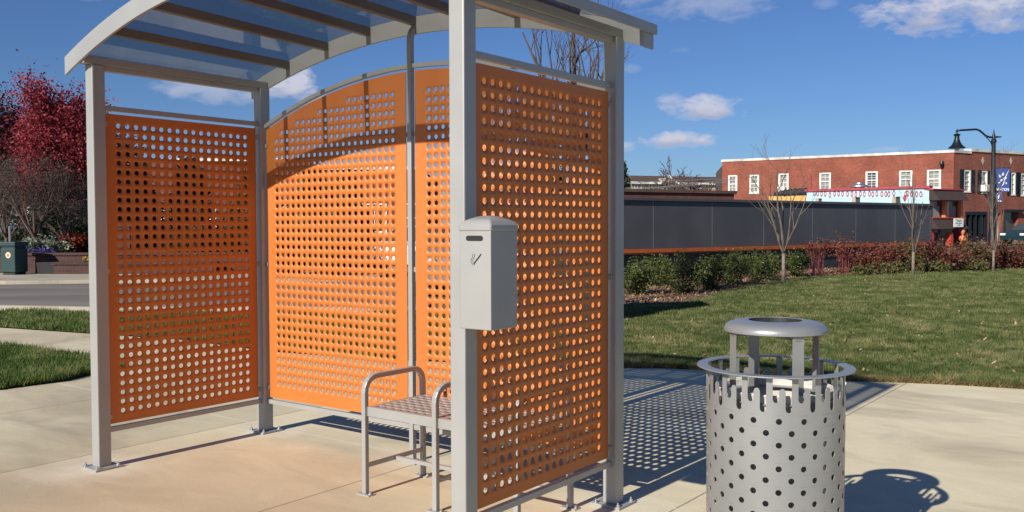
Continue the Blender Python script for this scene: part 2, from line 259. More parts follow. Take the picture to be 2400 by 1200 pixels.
# ------------------------------------------------------------------ mesh helpers
class MB:
    def __init__(s): s.v = []; s.f = []; s.uv = None; s.n = 0
    def add(s, v, f):
        o = s.n; s.v.extend([tuple(p) for p in v]); s.f.extend([tuple(i + o for i in q) for q in f]); s.n += len(v)
    def box(s, a, b, rot=0, c=None):
        (x0, y0, z0), (x1, y1, z1) = a, b
        v = [(x0, y0, z0), (x1, y0, z0), (x1, y1, z0), (x0, y1, z0), (x0, y0, z1), (x1, y0, z1), (x1, y1, z1), (x0, y1, z1)]
        if rot:
            cx, cy = c if c else ((x0 + x1) / 2, (y0 + y1) / 2); cs, sn = math.cos(rot), math.sin(rot)
            v = [(cx + (x - cx) * cs - (y - cy) * sn, cy + (x - cx) * sn + (y - cy) * cs, z) for x, y, z in v]
        s.add(v, [(0, 3, 2, 1), (4, 5, 6, 7), (0, 1, 5, 4), (1, 2, 6, 5), (2, 3, 7, 6), (3, 0, 4, 7)])
    def obox(s, P, ex, ey, ez):                     # corner + three edge vectors
        P, ex, ey, ez = map(Vector, (P, ex, ey, ez))
        v = [P, P + ex, P + ex + ey, P + ey, P + ez, P + ex + ez, P + ex + ey + ez, P + ey + ez]
        f = [(0, 3, 2, 1), (4, 5, 6, 7), (0, 1, 5, 4), (1, 2, 6, 5), (2, 3, 7, 6), (3, 0, 4, 7)]
        if ex.cross(ey).dot(ez) < 0: f = [q[::-1] for q in f]
        s.add(v, f)
    def prism(s, poly, z0, z1):
        n = len(poly); v = [(p[0], p[1], z0) for p in poly] + [(p[0], p[1], z1) for p in poly]
        s.add(v, [tuple(range(n - 1, -1, -1)), tuple(range(n, 2 * n))] + [(i, (i + 1) % n, n + (i + 1) % n, n + i) for i in range(n)])
    def extr(s, pts, off):                          # planar loop extruded by vector
        off = Vector(off); n = len(pts); v = [Vector(p) for p in pts] + [Vector(p) + off for p in pts]
        s.add(v, [tuple(range(n)), tuple(range(2 * n - 1, n - 1, -1))] + [(i, n + i, n + (i + 1) % n, (i + 1) % n) for i in range(n)])
    def tube(s, pts, rad, n=8, square=False, cap=True, upv=None):
        pts = [Vector(p) for p in pts]; rr = rad if isinstance(rad, (list, tuple)) else [rad] * len(pts)
        rings = []; ref = Vector(upv) if upv else None
        for i, p in enumerate(pts):
            d = (pts[min(i + 1, len(pts) - 1)] - pts[max(i - 1, 0)]).normalized()
            if ref is None: ref = Vector((0, 0, 1)) if abs(d.z) < .9 else Vector((1, 0, 0))
            x = d.cross(ref)
            if x.length < 1e-4: x = d.orthogonal()
            x.normalize(); y = x.cross(d).normalized()
            if not upv: ref = y
            if square: rings.append([p + x * rr[i] * sx + y * rr[i] * sy for sx, sy in ((-1, -1), (1, -1), (1, 1), (-1, 1))])
            else: rings.append([p + (x * math.cos(2 * math.pi * k / n) + y * math.sin(2 * math.pi * k / n)) * rr[i] for k in range(n)])
        m = len(rings[0]); v = [q for r_ in rings for q in r_]; f = []
        for i in range(len(rings) - 1):
            for k in range(m): f.append((i * m + k, i * m + (k + 1) % m, (i + 1) * m + (k + 1) % m, (i + 1) * m + k))
        if cap: f += [tuple(range(m - 1, -1, -1)), tuple(range((len(rings) - 1) * m, len(rings) * m))]
        s.add(v, f)
    def lathe(s, prof, n=32, c=(0, 0, 0)):
        v = []; f = []; k = len(prof)
        for i in range(n):
            a = 2 * math.pi * i / n
            for r_, z in prof: v.append((c[0] + r_ * math.cos(a), c[1] + r_ * math.sin(a), c[2] + z))
        for i in range(n):
            j = (i + 1) % n
            for q in range(k - 1): f.append((i * k + q, j * k + q, j * k + q + 1, i * k + q + 1))
        s.add(v, f)
    def build(s, name, mat, parent=None, smooth=False, bevel=0, auto=None, uvf=None):
        me = bpy.data.meshes.new(name)
        me.from_pydata([tuple(p) for p in s.v], [], s.f); me.update()
        if smooth:
            me.polygons.foreach_set('use_smooth', [True] * len(me.polygons))
            if auto: 
                try: me.set_sharp_from_angle(angle=R(auto))
                except Exception: pass
        if uvf:
            ul = me.uv_layers.new(name='UVMap')
            for lp in me.loops: ul.data[lp.index].uv = uvf(me.vertices[lp.vertex_index].co)
        me.materials.append(mat)
        o = bpy.data.objects.new(name, me); col.objects.link(o)
        if parent: o.parent = parent
        if bevel:
            b = o.modifiers.new('bevel', 'BEVEL'); b.width = bevel; b.segments = 2; b.limit_method = 'ANGLE'; b.angle_limit = R(35)
        return o
def tag(o, label=None, cat=None, group=None, kind=None):
    if label: o['label'] = label
    if cat: o['category'] = cat
    if group: o['group'] = group
    if kind: o['kind'] = kind
    return o
def thing(name, label, cat, loc=(0, 0, 0), rz=0., group=None):
    o = bpy.data.objects.new(name, None); col.objects.link(o); o.location = loc; o.rotation_euler = (0, 0, rz); o.empty_display_size = .2
    return tag(o, label, cat, group)
def kids(o): return [c for c in bpy.data.objects if c.parent == o]
def copy_tree(o, parent=None, label=None):
    c = o.copy(); col.objects.link(c); c.parent = parent
    if label: c['label'] = label
    for ch in kids(o): copy_tree(ch, c)
    return c
def fastmesh(name, V_, F_, mat, parent=None, k=4):
    V_ = np.asarray(V_, dtype=np.float32).reshape(-1, 3); F_ = np.asarray(F_, dtype=np.int32).reshape(-1, k)
    me = bpy.data.meshes.new(name); me.vertices.add(len(V_)); me.vertices.foreach_set('co', V_.ravel())
    me.loops.add(F_.size); me.loops.foreach_set('vertex_index', F_.ravel()); me.polygons.add(len(F_))
    me.polygons.foreach_set('loop_start', np.arange(0, F_.size, k, dtype=np.int32))
    try: me.polygons.foreach_set('loop_total', np.full(len(F_), k, dtype=np.int32))
    except Exception: pass
    me.update(); me.validate(); me.materials.append(mat)
    o = bpy.data.objects.new(name, me); col.objects.link(o)
    if parent: o.parent = parent
    return o
def sheet(name, pts, z, mat, label=None):
    mb = MB(); mb.add([(p[0], p[1], z) for p in pts], [tuple(range(len(pts)))])
    o = mb.build(name, mat); 
    if o.data.polygons[0].normal.z < 0: o.data.flip_normals()
    return tag(o, kind='structure')
def text_obj(name, body, size, mat, parent, loc, rot, ext=.002, bold=0.0, sx=1.0):
    cu = bpy.data.curves.new(name, 'FONT'); cu.body = body; cu.size = size; cu.extrude = ext; cu.offset = bold; cu.align_x = 'CENTER'; cu.align_y = 'CENTER'
    tmp = bpy.data.objects.new(name + '_tmp', cu); col.objects.link(tmp)
    bpy.context.view_layer.update()
    me = bpy.data.meshes.new_from_object(tmp.evaluated_get(bpy.context.evaluated_depsgraph_get())); bpy.data.objects.remove(tmp)
    me.materials.clear(); me.materials.append(mat)
    o = bpy.data.objects.new(name, me); col.objects.link(o); o.parent = parent; o.location = loc; o.rotation_euler = rot; o.scale = (sx, 1, 1)
    return o

# perforated sheet: columns of round holes; x,z plane with thickness in y
def perf(x0, x1, z0, cols_, px, pz, r, top, t, nseg=16, mapf=None):
    ang = (np.arange(nseg) + 0.0) * 2 * np.pi / nseg
    cx, sx = np.cos(ang), np.sin(ang); mxx = np.maximum(np.abs(cx), np.abs(sx))
    inner = np.stack([cx * r, sx * r], 1); outer = np.stack([cx / mxx * px / 2, sx / mxx * pz / 2], 1)
    V2 = []; F2 = []; wall = []; n = 0; k = np.arange(nseg); k1 = (k + 1) % nseg
    for c, zs in cols_:
        for z in zs:
            V2.append(inner + (c, z)); V2.append(outer + (c, z))
            F2.append(np.stack([n + k, n + nseg + k, n + nseg + k1, n + k1], 1)); wall.append(np.stack([n + k, n + k1], 1)); n += 2 * nseg
    def quad(ax, az0, az1, bx, bz0, bz1):
        nonlocal n
        V2.append(np.array([[ax, az0], [bx, bz0], [bx, bz1], [ax, az1]])); F2.append(np.array([[n, n + 1, n + 2, n + 3]])); n += 4
    for c, zs in cols_:
        xl, xr = c - px / 2, c + px / 2
        if len(zs) == 0: quad(xl, z0, top(xl), xr, z0, top(xr)); continue
        for za_, zb_ in zip(zs[:-1], zs[1:]):
            if zb_ - za_ > pz * 1.01: quad(xl, za_ + pz / 2, zb_ - pz / 2, xr, za_ + pz / 2, zb_ - pz / 2)
        zb = zs[0] - pz / 2; zt = zs[-1] + pz / 2
        quad(xl, z0, zb, xr, z0, zb); quad(xl, zt, top(xl), xr, zt, top(xr))
    xa = cols_[0][0] - px / 2; xb = cols_[-1][0] + px / 2
    quad(x0, z0, top(x0), xa, z0, top(xa)); quad(xb, z0, top(xb), x1, z0, top(x1))
    edge = []
    xs = [x0] + [cols_[0][0] - px / 2 + i * px for i in range(len(cols_) + 1)] + [x1]
    V2 = np.concatenate(V2); F2 = np.concatenate(F2); wall = np.concatenate(wall)
    ep = [(x0, z0)] + [(x1, z0)] + [(x, top(x)) for x in reversed(xs)]
    ep = np.array(ep); e0 = len(V2); V2 = np.concatenate([V2, ep]); m = len(ep)
    ew = np.array([[e0 + i, e0 + (i + 1) % m] for i in range(m)])
    NV = len(V2)
    V3 = np.concatenate([np.stack([V2[:, 0], np.zeros(NV), V2[:, 1]], 1), np.stack([V2[:, 0], np.full(NV, t), V2[:, 1]], 1)])
    F3 = [F2, F2[:, ::-1] + NV, np.stack([wall[:, 0], wall[:, 1], wall[:, 1] + NV, wall[:, 0] + NV], 1),
          np.stack([ew[:, 1], ew[:, 0], ew[:, 0] + NV, ew[:, 1] + NV], 1)]
    if mapf is not None: V3 = mapf(V3)
    return V3, np.concatenate(F3)

# ------------------------------------------------------------------ ground setting
g = MB(); g.add([(-900, -60, -.03), (900, -60, -.03), (900, 1500, -.03), (-900, 1500, -.03)], [(0, 1, 2, 3)])
tag(g.build('ground', MT['soil']), kind='structure')
lawn_near = [(1.13, 9.22), (1.55, 9.19), (1.9, 9.05), (2.45, 8.73), (3.11, 8.41), (3.58, 8.31), (4.02, 8.17), (4.48, 7.97), (6.2, 7.1), (8.5, 5.6), (12, 2.8)]
plaza = [(-9, -3), (12, -3)] + lawn_near[::-1] + [(-.4, 9.55), (-1.6, 9.9), (-2.8, 10.5), (-4.2, 11.6), (-5.69, 12.28), (-7.32, 13.04), (-14, 16), (-14, 2)]
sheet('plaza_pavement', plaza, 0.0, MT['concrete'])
lawn = [(12, 2.8), (60, -4), (60, 31.5), (16.69, 29.8), (12, 27.36), (8.95, 25.24), (7.26, 23.93), (5.62, 21.48), (4.55, 19.48), (3.27, 16.9), (2.2, 16.2), (.6, 14.6), (-1, 14.9), (-3, 15.1), (-7.09, 15.2), (-8.8, 15.55), (-16, 17), (-20, 18), (-14, 16), (-7.32, 13.04), (-5.69, 12.28), (-4.2, 11.6), (-2.8, 10.5), (-1.6, 9.9), (-.4, 9.55)] + lawn_near[:-1]
sheet('lawn', lawn, 0.014, MT['lawnbase'])
patch = [(-6.18, 11.0), (-5.66, 10.61), (-5.09, 10.15), (-4.58, 9.88), (-4.05, 9.45), (-3.85, 9.1), (-4.1, 8.84), (-4.17, 8.48), (-4.37, 8.25), (-4.53, 8.04), (-6.5, 6.6), (-9, 5.2), (-14, 4), (-14, 14), (-9, 12.6)]
sheet('grass_verge', patch, 0.018, MT['lawnbase'])
bed = [(3.27, 16.9), (4.55, 19.48), (5.62, 21.48), (7.26, 23.93), (8.95, 25.24), (12, 27.36), (16.69, 29.8), (60, 31.5), (60, 36), (13.9, 34), (2.6, 24.4), (-1.5, 21), (-1.5, 17), (.5, 15.2), (2.2, 16.2)]
sheet('mulch_bed', bed, 0.022, MT['mulch'])
sheet('road', [(-60, 21.5), (-60, 29), (-12.6, 22.7), (-10.7, 23.0), (-3.5, 23.6), (-3.5, 60), (2, 60), (2, 24.6), (-1.5, 21.2), (-1.5, 15.2), (-3, 15.3), (-7.09, 15.4), (-8.8, 15.75), (-16, 17.2), (-30, 20)], 0.002, MT['asphalt'])
kb = MB()
kp = [(-30, 20), (-16, 17.1), (-8.8, 15.66), (-7.09, 15.3), (-3, 15.2), (-1.5, 15.1)]
for p, q in zip(kp[:-1], kp[1:]):
    kb.obox((p[0], p[1], -.02), (q[0] - p[0], q[1] - p[1], 0), (0, .14, 0), (0, 0, .11))
tag(kb.build('kerb', MT['sidewalk']), kind='structure')
sw = MB(); sw.prism([(-60, 29.2), (-12.6, 22.75), (-10.7, 23.05), (-3.6, 23.65), (-3.6, 60), (-60, 60)], -.02, .09)
tag(sw.build('sidewalk', MT['sidewalk']), kind='structure')
sheet('far_street', [(2, 36.5), (13.9, 34.6), (60, 36.6), (110, 110), (2, 110)], 0.006, MT['asphalt'])

# grass blades (dense real blades near, larger ones farther off)
def inside(poly, X, Y):
    r_ = np.zeros(len(X), bool); n = len(poly); j = n - 1
    for i in range(n):
        xi, yi = poly[i]; xj, yj = poly[j]
        c = ((yi > Y) != (yj > Y)) & (X < (xj - xi) * (Y - yi) / (yj - yi + 1e-9) + xi); r_ ^= c; j = i
    return r_
def blades(name, poly, n, xr, yr, h0, h1, w, mat, z, seed, lean=.5, label=''):
    rg = np.random.default_rng(seed)
    # density falls with distance
    u = rg.random(n); Y = yr[0] * (yr[1] / yr[0]) ** u
    X = xr[0] + (xr[1] - xr[0]) * rg.random(n); X = X * Y
    k = inside(poly, X, Y); X, Y = X[k], Y[k]; n = len(X); sc = (Y / yr[0]) ** .55
    h = (h0 + (h1 - h0) * rg.random(n)) * (1 + .3 * np.sin(X * 3.1 + Y * 1.7)); a = rg.random(n) * 6.283; wv = w * sc * (.6 + .8 * rg.random(n))
    ln = lean * h * rg.random(n); b2 = rg.random(n) * 6.283
    P = np.zeros((n, 3, 3)); P[:, 0] = np.stack([X - np.cos(a) * wv, Y - np.sin(a) * wv, np.full(n, z)], 1); P[:, 1] = np.stack([X + np.cos(a) * wv, Y + np.sin(a) * wv, np.full(n, z)], 1)
    P[:, 2] = np.stack([X + np.cos(b2) * ln, Y + np.sin(b2) * ln, z + h], 1)
    o = fastmesh(name, P, np.arange(3 * n).reshape(-1, 3), mat, k=3); return tag(o, label, 'grass', kind='stuff')
blades('lawn_grass', lawn, 520000, (.02, .62), (7.4, 32), .025, .06, .0042, MT['grass'], .012, 1, label='short mown green grass of the lawn behind the bin and shelter')
blades('verge_grass', lawn, 150000, (-.66, .06), (9, 18), .03, .085, .006, MT['grass2'], .012, 2, lean=.9, label='green grass strip beside the road left of the shelter')
blades('patch_grass', patch, 90000, (-.66, -.36), (7.6, 13), .03, .09, .006, MT['grass2'], .014, 3, lean=1.0, label='long green grass in the patch by the concrete path')
# bark chips lying on the mulch
rg = np.random.default_rng(5); n = 30000
Y = 15 + 17 * rg.random(n); X = Y * (-.02 + .62 * rg.random(n)); k = inside(bed, X, Y); X, Y = X[k], Y[k]; n = len(X)
a = rg.random(n) * 6.28; l = .02 + .04 * rg.random(n); tl = rg.normal(0, .02, n)
dx, dy = np.cos(a) * l, np.sin(a) * l; ex, ey = -np.sin(a) * l * .4, np.cos(a) * l * .4
Z = .03 + .03 * rg.random(n)
P = np.stack([np.stack([X - dx, Y - dy, Z - tl], 1), np.stack([X + ex, Y + ey, Z], 1), np.stack([X + dx, Y + dy, Z + tl], 1), np.stack([X - ex, Y - ey, Z], 1)], 1)
MT['chip'] = leafmat('bark_chip', [(.06, .035, .025), (.17, .09, .05), (.34, .2, .12), (.55, .42, .3)], scale=30, trans=0)
tag(fastmesh('bark_chips', P, np.arange(4 * n).reshape(-1, 4), MT['chip']), 'loose brown bark chips and dead leaves around the shrubs', 'bark mulch', kind='stuff')

n = 700; Y = 8.2 * (3.4 ** rg.random(n)); X = Y * (.05 + .56 * rg.random(n)); k = inside(lawn, X, Y); X, Y = X[k], Y[k]; n = len(X)
a = rg.random(n) * 6.28; l = .018 + .018 * rg.random(n); Z = .045 + .02 * rg.random(n); tl = rg.normal(0, .012, n); dx, dy = np.cos(a) * l, np.sin(a) * l
P = np.stack([np.stack([X - dx, Y - dy, Z - tl], 1), np.stack([X + dy * .6, Y - dx * .6, Z], 1), np.stack([X + dx, Y + dy, Z + tl], 1), np.stack([X - dy * .6, Y + dx * .6, Z], 1)], 1)
tag(fastmesh('fallen_leaves', P, np.arange(4 * n).reshape(-1, 4), MT['chip']), 'dry brown leaves scattered over the lawn', 'leaves', kind='stuff')
n = 9000; segs = lawn_near; ti = rg.random(n) * (len(segs) - 1); i0 = ti.astype(int); fr_ = ti - i0; SA = np.array(segs)
base_ = SA[i0] * (1 - fr_)[:, None] + SA[i0 + 1] * fr_[:, None]; X = base_[:, 0] + rg.normal(0, .03, n); Y = base_[:, 1] + .02 + np.abs(rg.normal(0, .06, n)) - .03
h_ = .02 + .045 * rg.random(n); a = rg.random(n) * 6.28; b2 = rg.random(n) * 6.28; wv = .005
P = np.zeros((n, 3, 3)); P[:, 0] = np.stack([X - np.cos(a) * wv, Y - np.sin(a) * wv, np.full(n, .004)], 1); P[:, 1] = np.stack([X + np.cos(a) * wv, Y + np.sin(a) * wv, np.full(n, .004)], 1)
P[:, 2] = np.stack([X + np.cos(b2) * h_ * 1.1, Y + np.sin(b2) * h_ * 1.1, h_], 1)
MT['straw'] = leafmat('dry_grass', [(.12, .09, .04), (.26, .19, .09), (.38, .30, .15)], scale=3, trans=.2)
tag(fastmesh('dry_edge_grass', P, np.arange(3 * n).reshape(-1, 3), MT['straw'], k=3), 'dry straw coloured grass along the edge of the paving', 'grass', kind='stuff')

# ------------------------------------------------------------------ bus shelter
S = .08; LN = 2.914; WD = 1.281; HT = 2.40
sh = thing('bus_shelter', 'silver framed open bus shelter with orange perforated panels and curved tinted roof', 'bus shelter', A0, -TH)
posts = {'a': (0, 0), 'b': (0, WD - S), 'c': (LN - S, 0), 'd': (LN - S, WD - S)}
for k_, (x, y) in posts.items():
    mb = MB(); mb.box((x, y, .012), (x + S, y + S, HT)); po = mb.build('post', MT['silver'], sh, bevel=.006)
    mb = MB(); cx, cy = x + S / 2, y + S / 2; mb.box((cx - .085, cy - .085, 0.0), (cx + .085, cy + .085, .0125)); mb.build('base_plate', MT['silver'], po, bevel=.002)
    for sx in (-1, 1):
        for sy in (-1, 1):
            mb = MB(); mb.lathe([(0, .034), (.005, .034), (.005, .022), (.011, .022), (.011, .0122), (0, .0122)], 8, (cx + sx * .066, cy + sy * .066, 0)); mb.build('anchor_bolt', MT['galv'], po)
# roof profile
HW = 1.573; CX = LN / 2
def zc(b): return 2.662 - .058 * (b + .06) / 1.34
def zlow(a, b):
    s_ = zc(b) - 2.345; Rr = (HW * HW + s_ * s_) / (2 * s_); return zc(b) - Rr + math.sqrt(Rr * Rr - (a - CX) ** 2)
def arc_plate(b0, b1, dz0, dz1, n=40, a0=None, a1=None):
    a0 = CX - HW if a0 is None else a0; a1 = CX + HW if a1 is None else a1
    mb = MB(); v = []; f = []
    for i in range(n + 1):
        a = a0 + (a1 - a0) * i / n
        for (b, dz) in ((b0, dz0), (b1, dz0), (b1, dz1), (b0, dz1)): v.append((a, b, zlow(a, b) + dz))
    for i in range(n):
        for k in range(4): f.append((i * 4 + k, (i + 1) * 4 + k, (i + 1) * 4 + (k + 1) % 4, i * 4 + (k + 1) % 4))
    f += [(3, 2, 1, 0), (n * 4, n * 4 + 1, n * 4 + 2, n * 4 + 3)]
    f = [q[::-1] for q in f]
    mb.add(v, f); return mb
arc_plate(-.06, -.045, 0, .105).build('front_fascia', MT['silver'], sh, smooth=True, auto=30)
arc_plate(1.272, 1.287, 0, .105).build('rear_fascia', MT['silver'], sh, smooth=True, auto=30)
for b0, b1 in ((1.287, 1.375),):
    for s_ in (-1, 1):
        mb = MB(); ae = CX + s_ * HW; mb.box((min(ae, ae - s_ * .012), b0, zlow(ae, b0) + .0), (max(ae, ae - s_ * .012), b1, zlow(ae, b0) + .103)); mb.build('fascia_return', MT['silver'], sh, bevel=.002)
rs = arc_plate(-.05, 1.375, .1065, .1125, 44).build('roof_sheet', MT['roof'], sh, smooth=True, auto=30)
# eave strips and purlins
for s_ in (-1, 1):
    mb = MB(); ae = CX + s_ * (HW + .004); z_ = 2.345 + .075; fb = -.044 if s_ < 0 else -.06; ae = ae - (.02 if s_ > 0 else -.02) * (1 if s_ < 0 else 0)
    mb.box((min(ae, ae + s_ * .012), fb, z_), (max(ae, ae + s_ * .012), 1.385, z_ + .045)); mb.box((min(ae + s_ * .012, ae - s_ * .03), fb + .002, z_ + .0452), (max(ae + s_ * .012, ae - s_ * .03), 1.383, z_ + .0492))
    mb.build('eave_trim', MT['silver'], sh, bevel=.001)
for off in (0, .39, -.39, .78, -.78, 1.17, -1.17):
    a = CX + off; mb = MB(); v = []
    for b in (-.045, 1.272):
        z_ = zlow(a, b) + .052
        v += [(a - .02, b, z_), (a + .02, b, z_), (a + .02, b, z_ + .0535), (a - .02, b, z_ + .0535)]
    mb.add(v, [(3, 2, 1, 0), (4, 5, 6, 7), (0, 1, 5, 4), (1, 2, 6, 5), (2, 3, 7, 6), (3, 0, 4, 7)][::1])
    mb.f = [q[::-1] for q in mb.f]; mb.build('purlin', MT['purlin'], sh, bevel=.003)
# side beams on the posts
for x in (0.005, LN - S + .005):
    mb = MB(); mb.box((x, -.045, HT), (x + .07, 1.272, HT + .045)); mb.box((x + .012, S, HT - .03), (x + .058, WD - S, HT)); mb.build('side_beam', MT['silver'], sh, bevel=.003)
# side rails and panels
PZ = .0558
for x in (.04, LN - .04):
    mb = MB(); mb.box((x - .0125, S, 2.138), (x + .0125, WD - S, 2.168)); mb.build('top_rail', MT['silver'], sh, bevel=.002)
    mb = MB(); mb.box((x - .0125, S, .205), (x + .0125, WD - S, .235)); mb.build('bottom_rail', MT['silver'], sh, bevel=.002)
    zs = [.3235 + PZ * i for i in range(32)]
    cols_ = [(.1815 + .0574 * i, zs) for i in range(17)]
    mapf = lambda P, x=x: np.stack([x - .003 + P[:, 1], P[:, 0], P[:, 2]], 1)
    V3, F3 = perf(.094, 1.187, .252, cols_, .0574, PZ, .0148, lambda q: 2.122, .003, mapf=mapf)
    F3 = F3[:, ::-1]
    pn = fastmesh('side_panel', V3, F3, MT['orange'], sh)
    for yy in (.10, WD - .10):
        for zz in (.30, 1.18, 2.06):
            mb = MB(); mb.box((x - .018, (S - .002 if yy < .5 else yy + .010), zz - .014), (x - .0035, (yy + .002 if yy < .5 else WD - S + .002), zz + .014))
            mb.box((x + .0025, (S - .002 if yy < .5 else yy + .010), zz - .014), (x + .018, (yy + .002 if yy < .5 else WD - S + .002), zz + .014)); mb.box((x - .006, (S - .002 if yy < .5 else WD - S - .012), zz - .013), (x + .006, (S + .012 if yy < .5 else WD - S + .002), zz + .013)); mb.build('panel_clip', MT['silver'], sh, bevel=.003)
# rear frame
BY = WD - S / 2
def ztop(a):
    Rr = 3.6; return 2.42 - Rr + math.sqrt(Rr * Rr - (a - CX) ** 2)
mb = MB(); v = []; f = []; n = 40
for i in range(n + 1):
    a = S + (LN - 2 * S) * i / n
    for (b, dz) in ((BY - .014, -.026), (BY + .014, -.026), (BY + .014, 0), (BY - .014, 0)): v.append((a, b, ztop(a) + dz))
for i in range(n):
    for k in range(4): f.append((i * 4 + k, i * 4 + (k + 1) % 4, (i + 1) * 4 + (k + 1) % 4, (i + 1) * 4 + k))
mb.add(v, f); mb.build('curved_top_rail', MT['silver'], sh, smooth=True, auto=30)
mb = MB(); mb.box((S, BY - .0125, .205), (CX - .02, BY + .0125, .235)); mb.box((CX + .02, BY - .0125, .205), (LN - S, BY + .0125, .235)); mb.build('rear_bottom_rail', MT['silver'], sh, bevel=.002)
# centre pole, bending back to the rear fascia at the top
pts = [(CX, BY, .01), (CX, BY, 2.555)] + [(CX, BY + .06 * (1 - math.cos(t_)) , 2.555 + .09 * math.sin(t_)) for t_ in [R(15 * i) for i in range(1, 7)]]
mb = MB(); mb.tube(pts, .0165, square=True, upv=(1, 0, 0)); mb.build('rear_pole', MT['silver'], sh, bevel=.003)
mb = MB(); mb.box((CX - .06, BY - .05, 0), (CX + .06, BY + .05, .01)); mb.build('base_plate', MT['silver'], sh, bevel=.001)
tops = [0, 1, 1, 1, 2, 2, 2, 2, 3, 3, 3, 3, 3] + [4] * 8
PX = .0553
for side in (0, 1):
    if side == 0: x0, x1 = S + .012, CX - .036; base = .2015
    else: x0, x1 = CX + .036, LN - S - .012; base = LN - .2015 - 20 * PX
    cols_ = []
    for i in range(21):
        t_ = tops[i] if side == 0 else tops[20 - i]
        cols_.append((base + PX * i, [.3535 + PZ * j for j in range(31 + t_)]))
    mapf = lambda P: np.stack([P[:, 0], BY - .003 + P[:, 1], P[:, 2]], 1)
    V3, F3 = perf(x0, x1, .25, cols_, PX, PZ, .0140, lambda q: ztop(q) - .042, .003, mapf=mapf)
    fastmesh('rear_panel', V3, F3, MT['orange'], sh)
for zz in (.32, 1.18, 2.0):
    for xa in (S - .002, LN - S - .032):
        mb = MB(); mb.box((xa + .006, BY - .012, zz - .014), (xa + .026, BY - .0035, zz + .014)); mb.build('panel_clip', MT['silver'], sh, bevel=.002)
    mb = MB(); mb.box((CX - .055, BY + .0025, zz - .015), (CX + .055, BY + .012, zz + .015)); mb.build('panel_clip', MT['silver'], sh, bevel=.002)

# ------------------------------------------------------------------ bench
bn = thing('bench', 'silver metal bench with perforated seat and hoop armrests inside the shelter', 'bench', A0 + U * 1.72 + V * .59, -TH)
mb = MB()
BW = 1.02; BD = .455
zs = [.052 + .052 * i for i in range(8)]
cols_ = [(.06 + .0562 * i, zs) for i in range(17)]
mapf = lambda P: np.stack([P[:, 0], P[:, 2], .478 - P[:, 1]], 1)
V3, F3 = perf(.012, BW, .01, cols_, .0562, .052, .0125, lambda q: BD - .01, .004, mapf=mapf)
seat = fastmesh('seat', V3, F3, MT['silver'], bn)
mb = MB()
mb.box((.012, .004, .428), (BW, .0098, .478)); mb.box((.012, BD - .0098, .428), (BW, BD - .004, .478)); mb.build('seat_apron', MT['silver'], seat)
for xx in (0.0, .505, 1.015):
    pts = [(xx, 0, .008), (xx, 0, .555)] + [(xx, .08 - .08 * math.cos(t_), .555 + .08 * math.sin(t_)) for t_ in [R(18 * i) for i in range(1, 6)]]
    pts += [(xx, BD - .08 + .08 * math.sin(t_), .555 + .08 * math.cos(t_)) for t_ in [R(18 * i) for i in range(0, 6)]] + [(xx, BD, .008)]
    mb = MB(); mb.tube(pts, .0145, square=True, upv=(1, 0, 0)); lg = mb.build('leg_hoop', MT['silver'], bn, bevel=.004)
    mb = MB(); mb.box((xx - .01, .0145, .148), (xx + .01, BD - .0145, .168)); mb.build('side_stretcher', MT['silver'], lg)
    for yy in (0, BD):
        mb = MB(); mb.box((xx - .045, yy - .022, .0), (xx + .045, yy + .022, .008)); mb.build('foot_plate', MT['silver'], lg)
        mb = MB(); mb.lathe([(0, .022), (.007, .022), (.007, .0082), (0, .0082)], 8, (xx + .034, yy, 0)); mb.build('anchor_bolt', MT['galv'], lg)
mb = MB(); mb.box((.0105, .215, .148), (1.0045, .235, .168)); mb.build('long_stretcher', MT['silver'], bn)

# ------------------------------------------------------------------ cigarette bin on the near post
ab = thing('cigarette_bin', 'silver wall mounted cigarette bin with domed lid on the near shelter post', 'cigarette bin', A0 + U * (LN + .002) + V * (-.033) + Vector((0, 0, 1.035)), -TH)
W_, D_, H_ = .158, .175, .392
mb = MB(); mb.box((0, 0, 0), (W_, D_, H_)); body = mb.build('body', MT['silver'], ab, bevel=.004)
mb = MB(); e = .004
lv = [(-e, H_ - .002), (-e, H_ + .022), (.004, H_ + .034), (.022, H_ + .045), (.05, H_ + .056), (.068, H_ + .060)]
v = []; f = []
for ins, z_ in lv: v += [(ins, ins, z_), (W_ - ins, ins, z_), (W_ - ins, D_ - ins, z_), (ins, D_ - ins, z_)]
for i in range(len(lv) - 1):
    for k in range(4): f.append((i * 4 + k, i * 4 + (k + 1) % 4, i * 4 + 4 + (k + 1) % 4, i * 4 + 4 + k))
f += [(3, 2, 1, 0), tuple(range(4 * len(lv) - 4, 4 * len(lv)))]
mb.add(v, f); mb.build('lid', MT['silver'], ab, bevel=.006, smooth=True, auto=25)
def stadium(cx, cz, hw, hr, n=8):
    return [(cx + hw + hr * math.cos(t_), cz + hr * math.sin(t_)) for t_ in np.linspace(-math.pi / 2, math.pi / 2, n)] + [(cx - hw - hr * math.cos(t_), cz + hr * math.sin(-t_)) for t_ in np.linspace(-math.pi / 2, math.pi / 2, n)]
mb = MB(); mb.extr([(x, -.0012, z_) for x, z_ in stadium(W_ * .5 - .002, H_ - .030, .033, .0105)], (0, .004, 0)); mb.build('slot', MT['black'], body)
mb = MB()
mb.obox((.079, -.001, .262), (.034, 0, .036), (0, .003, 0), (-.004, 0, .0045)); mb.obox((.076, -.001, .259), (.0025, 0, .0027), (0, .003, 0), (-.004, 0, .0045))
for dx, s0 in ((0, 1), (.009, 1)):
    pts = [(.066 + dx - .008 * math.sin(q * 5.2) - q * .010 + .004, -.0005, .256 + q * .044) for q in np.linspace(0, 1, 14)]
    mb.tube(pts, .0011, 4)
mb.build('cigarette_symbol', MT['black'], body)

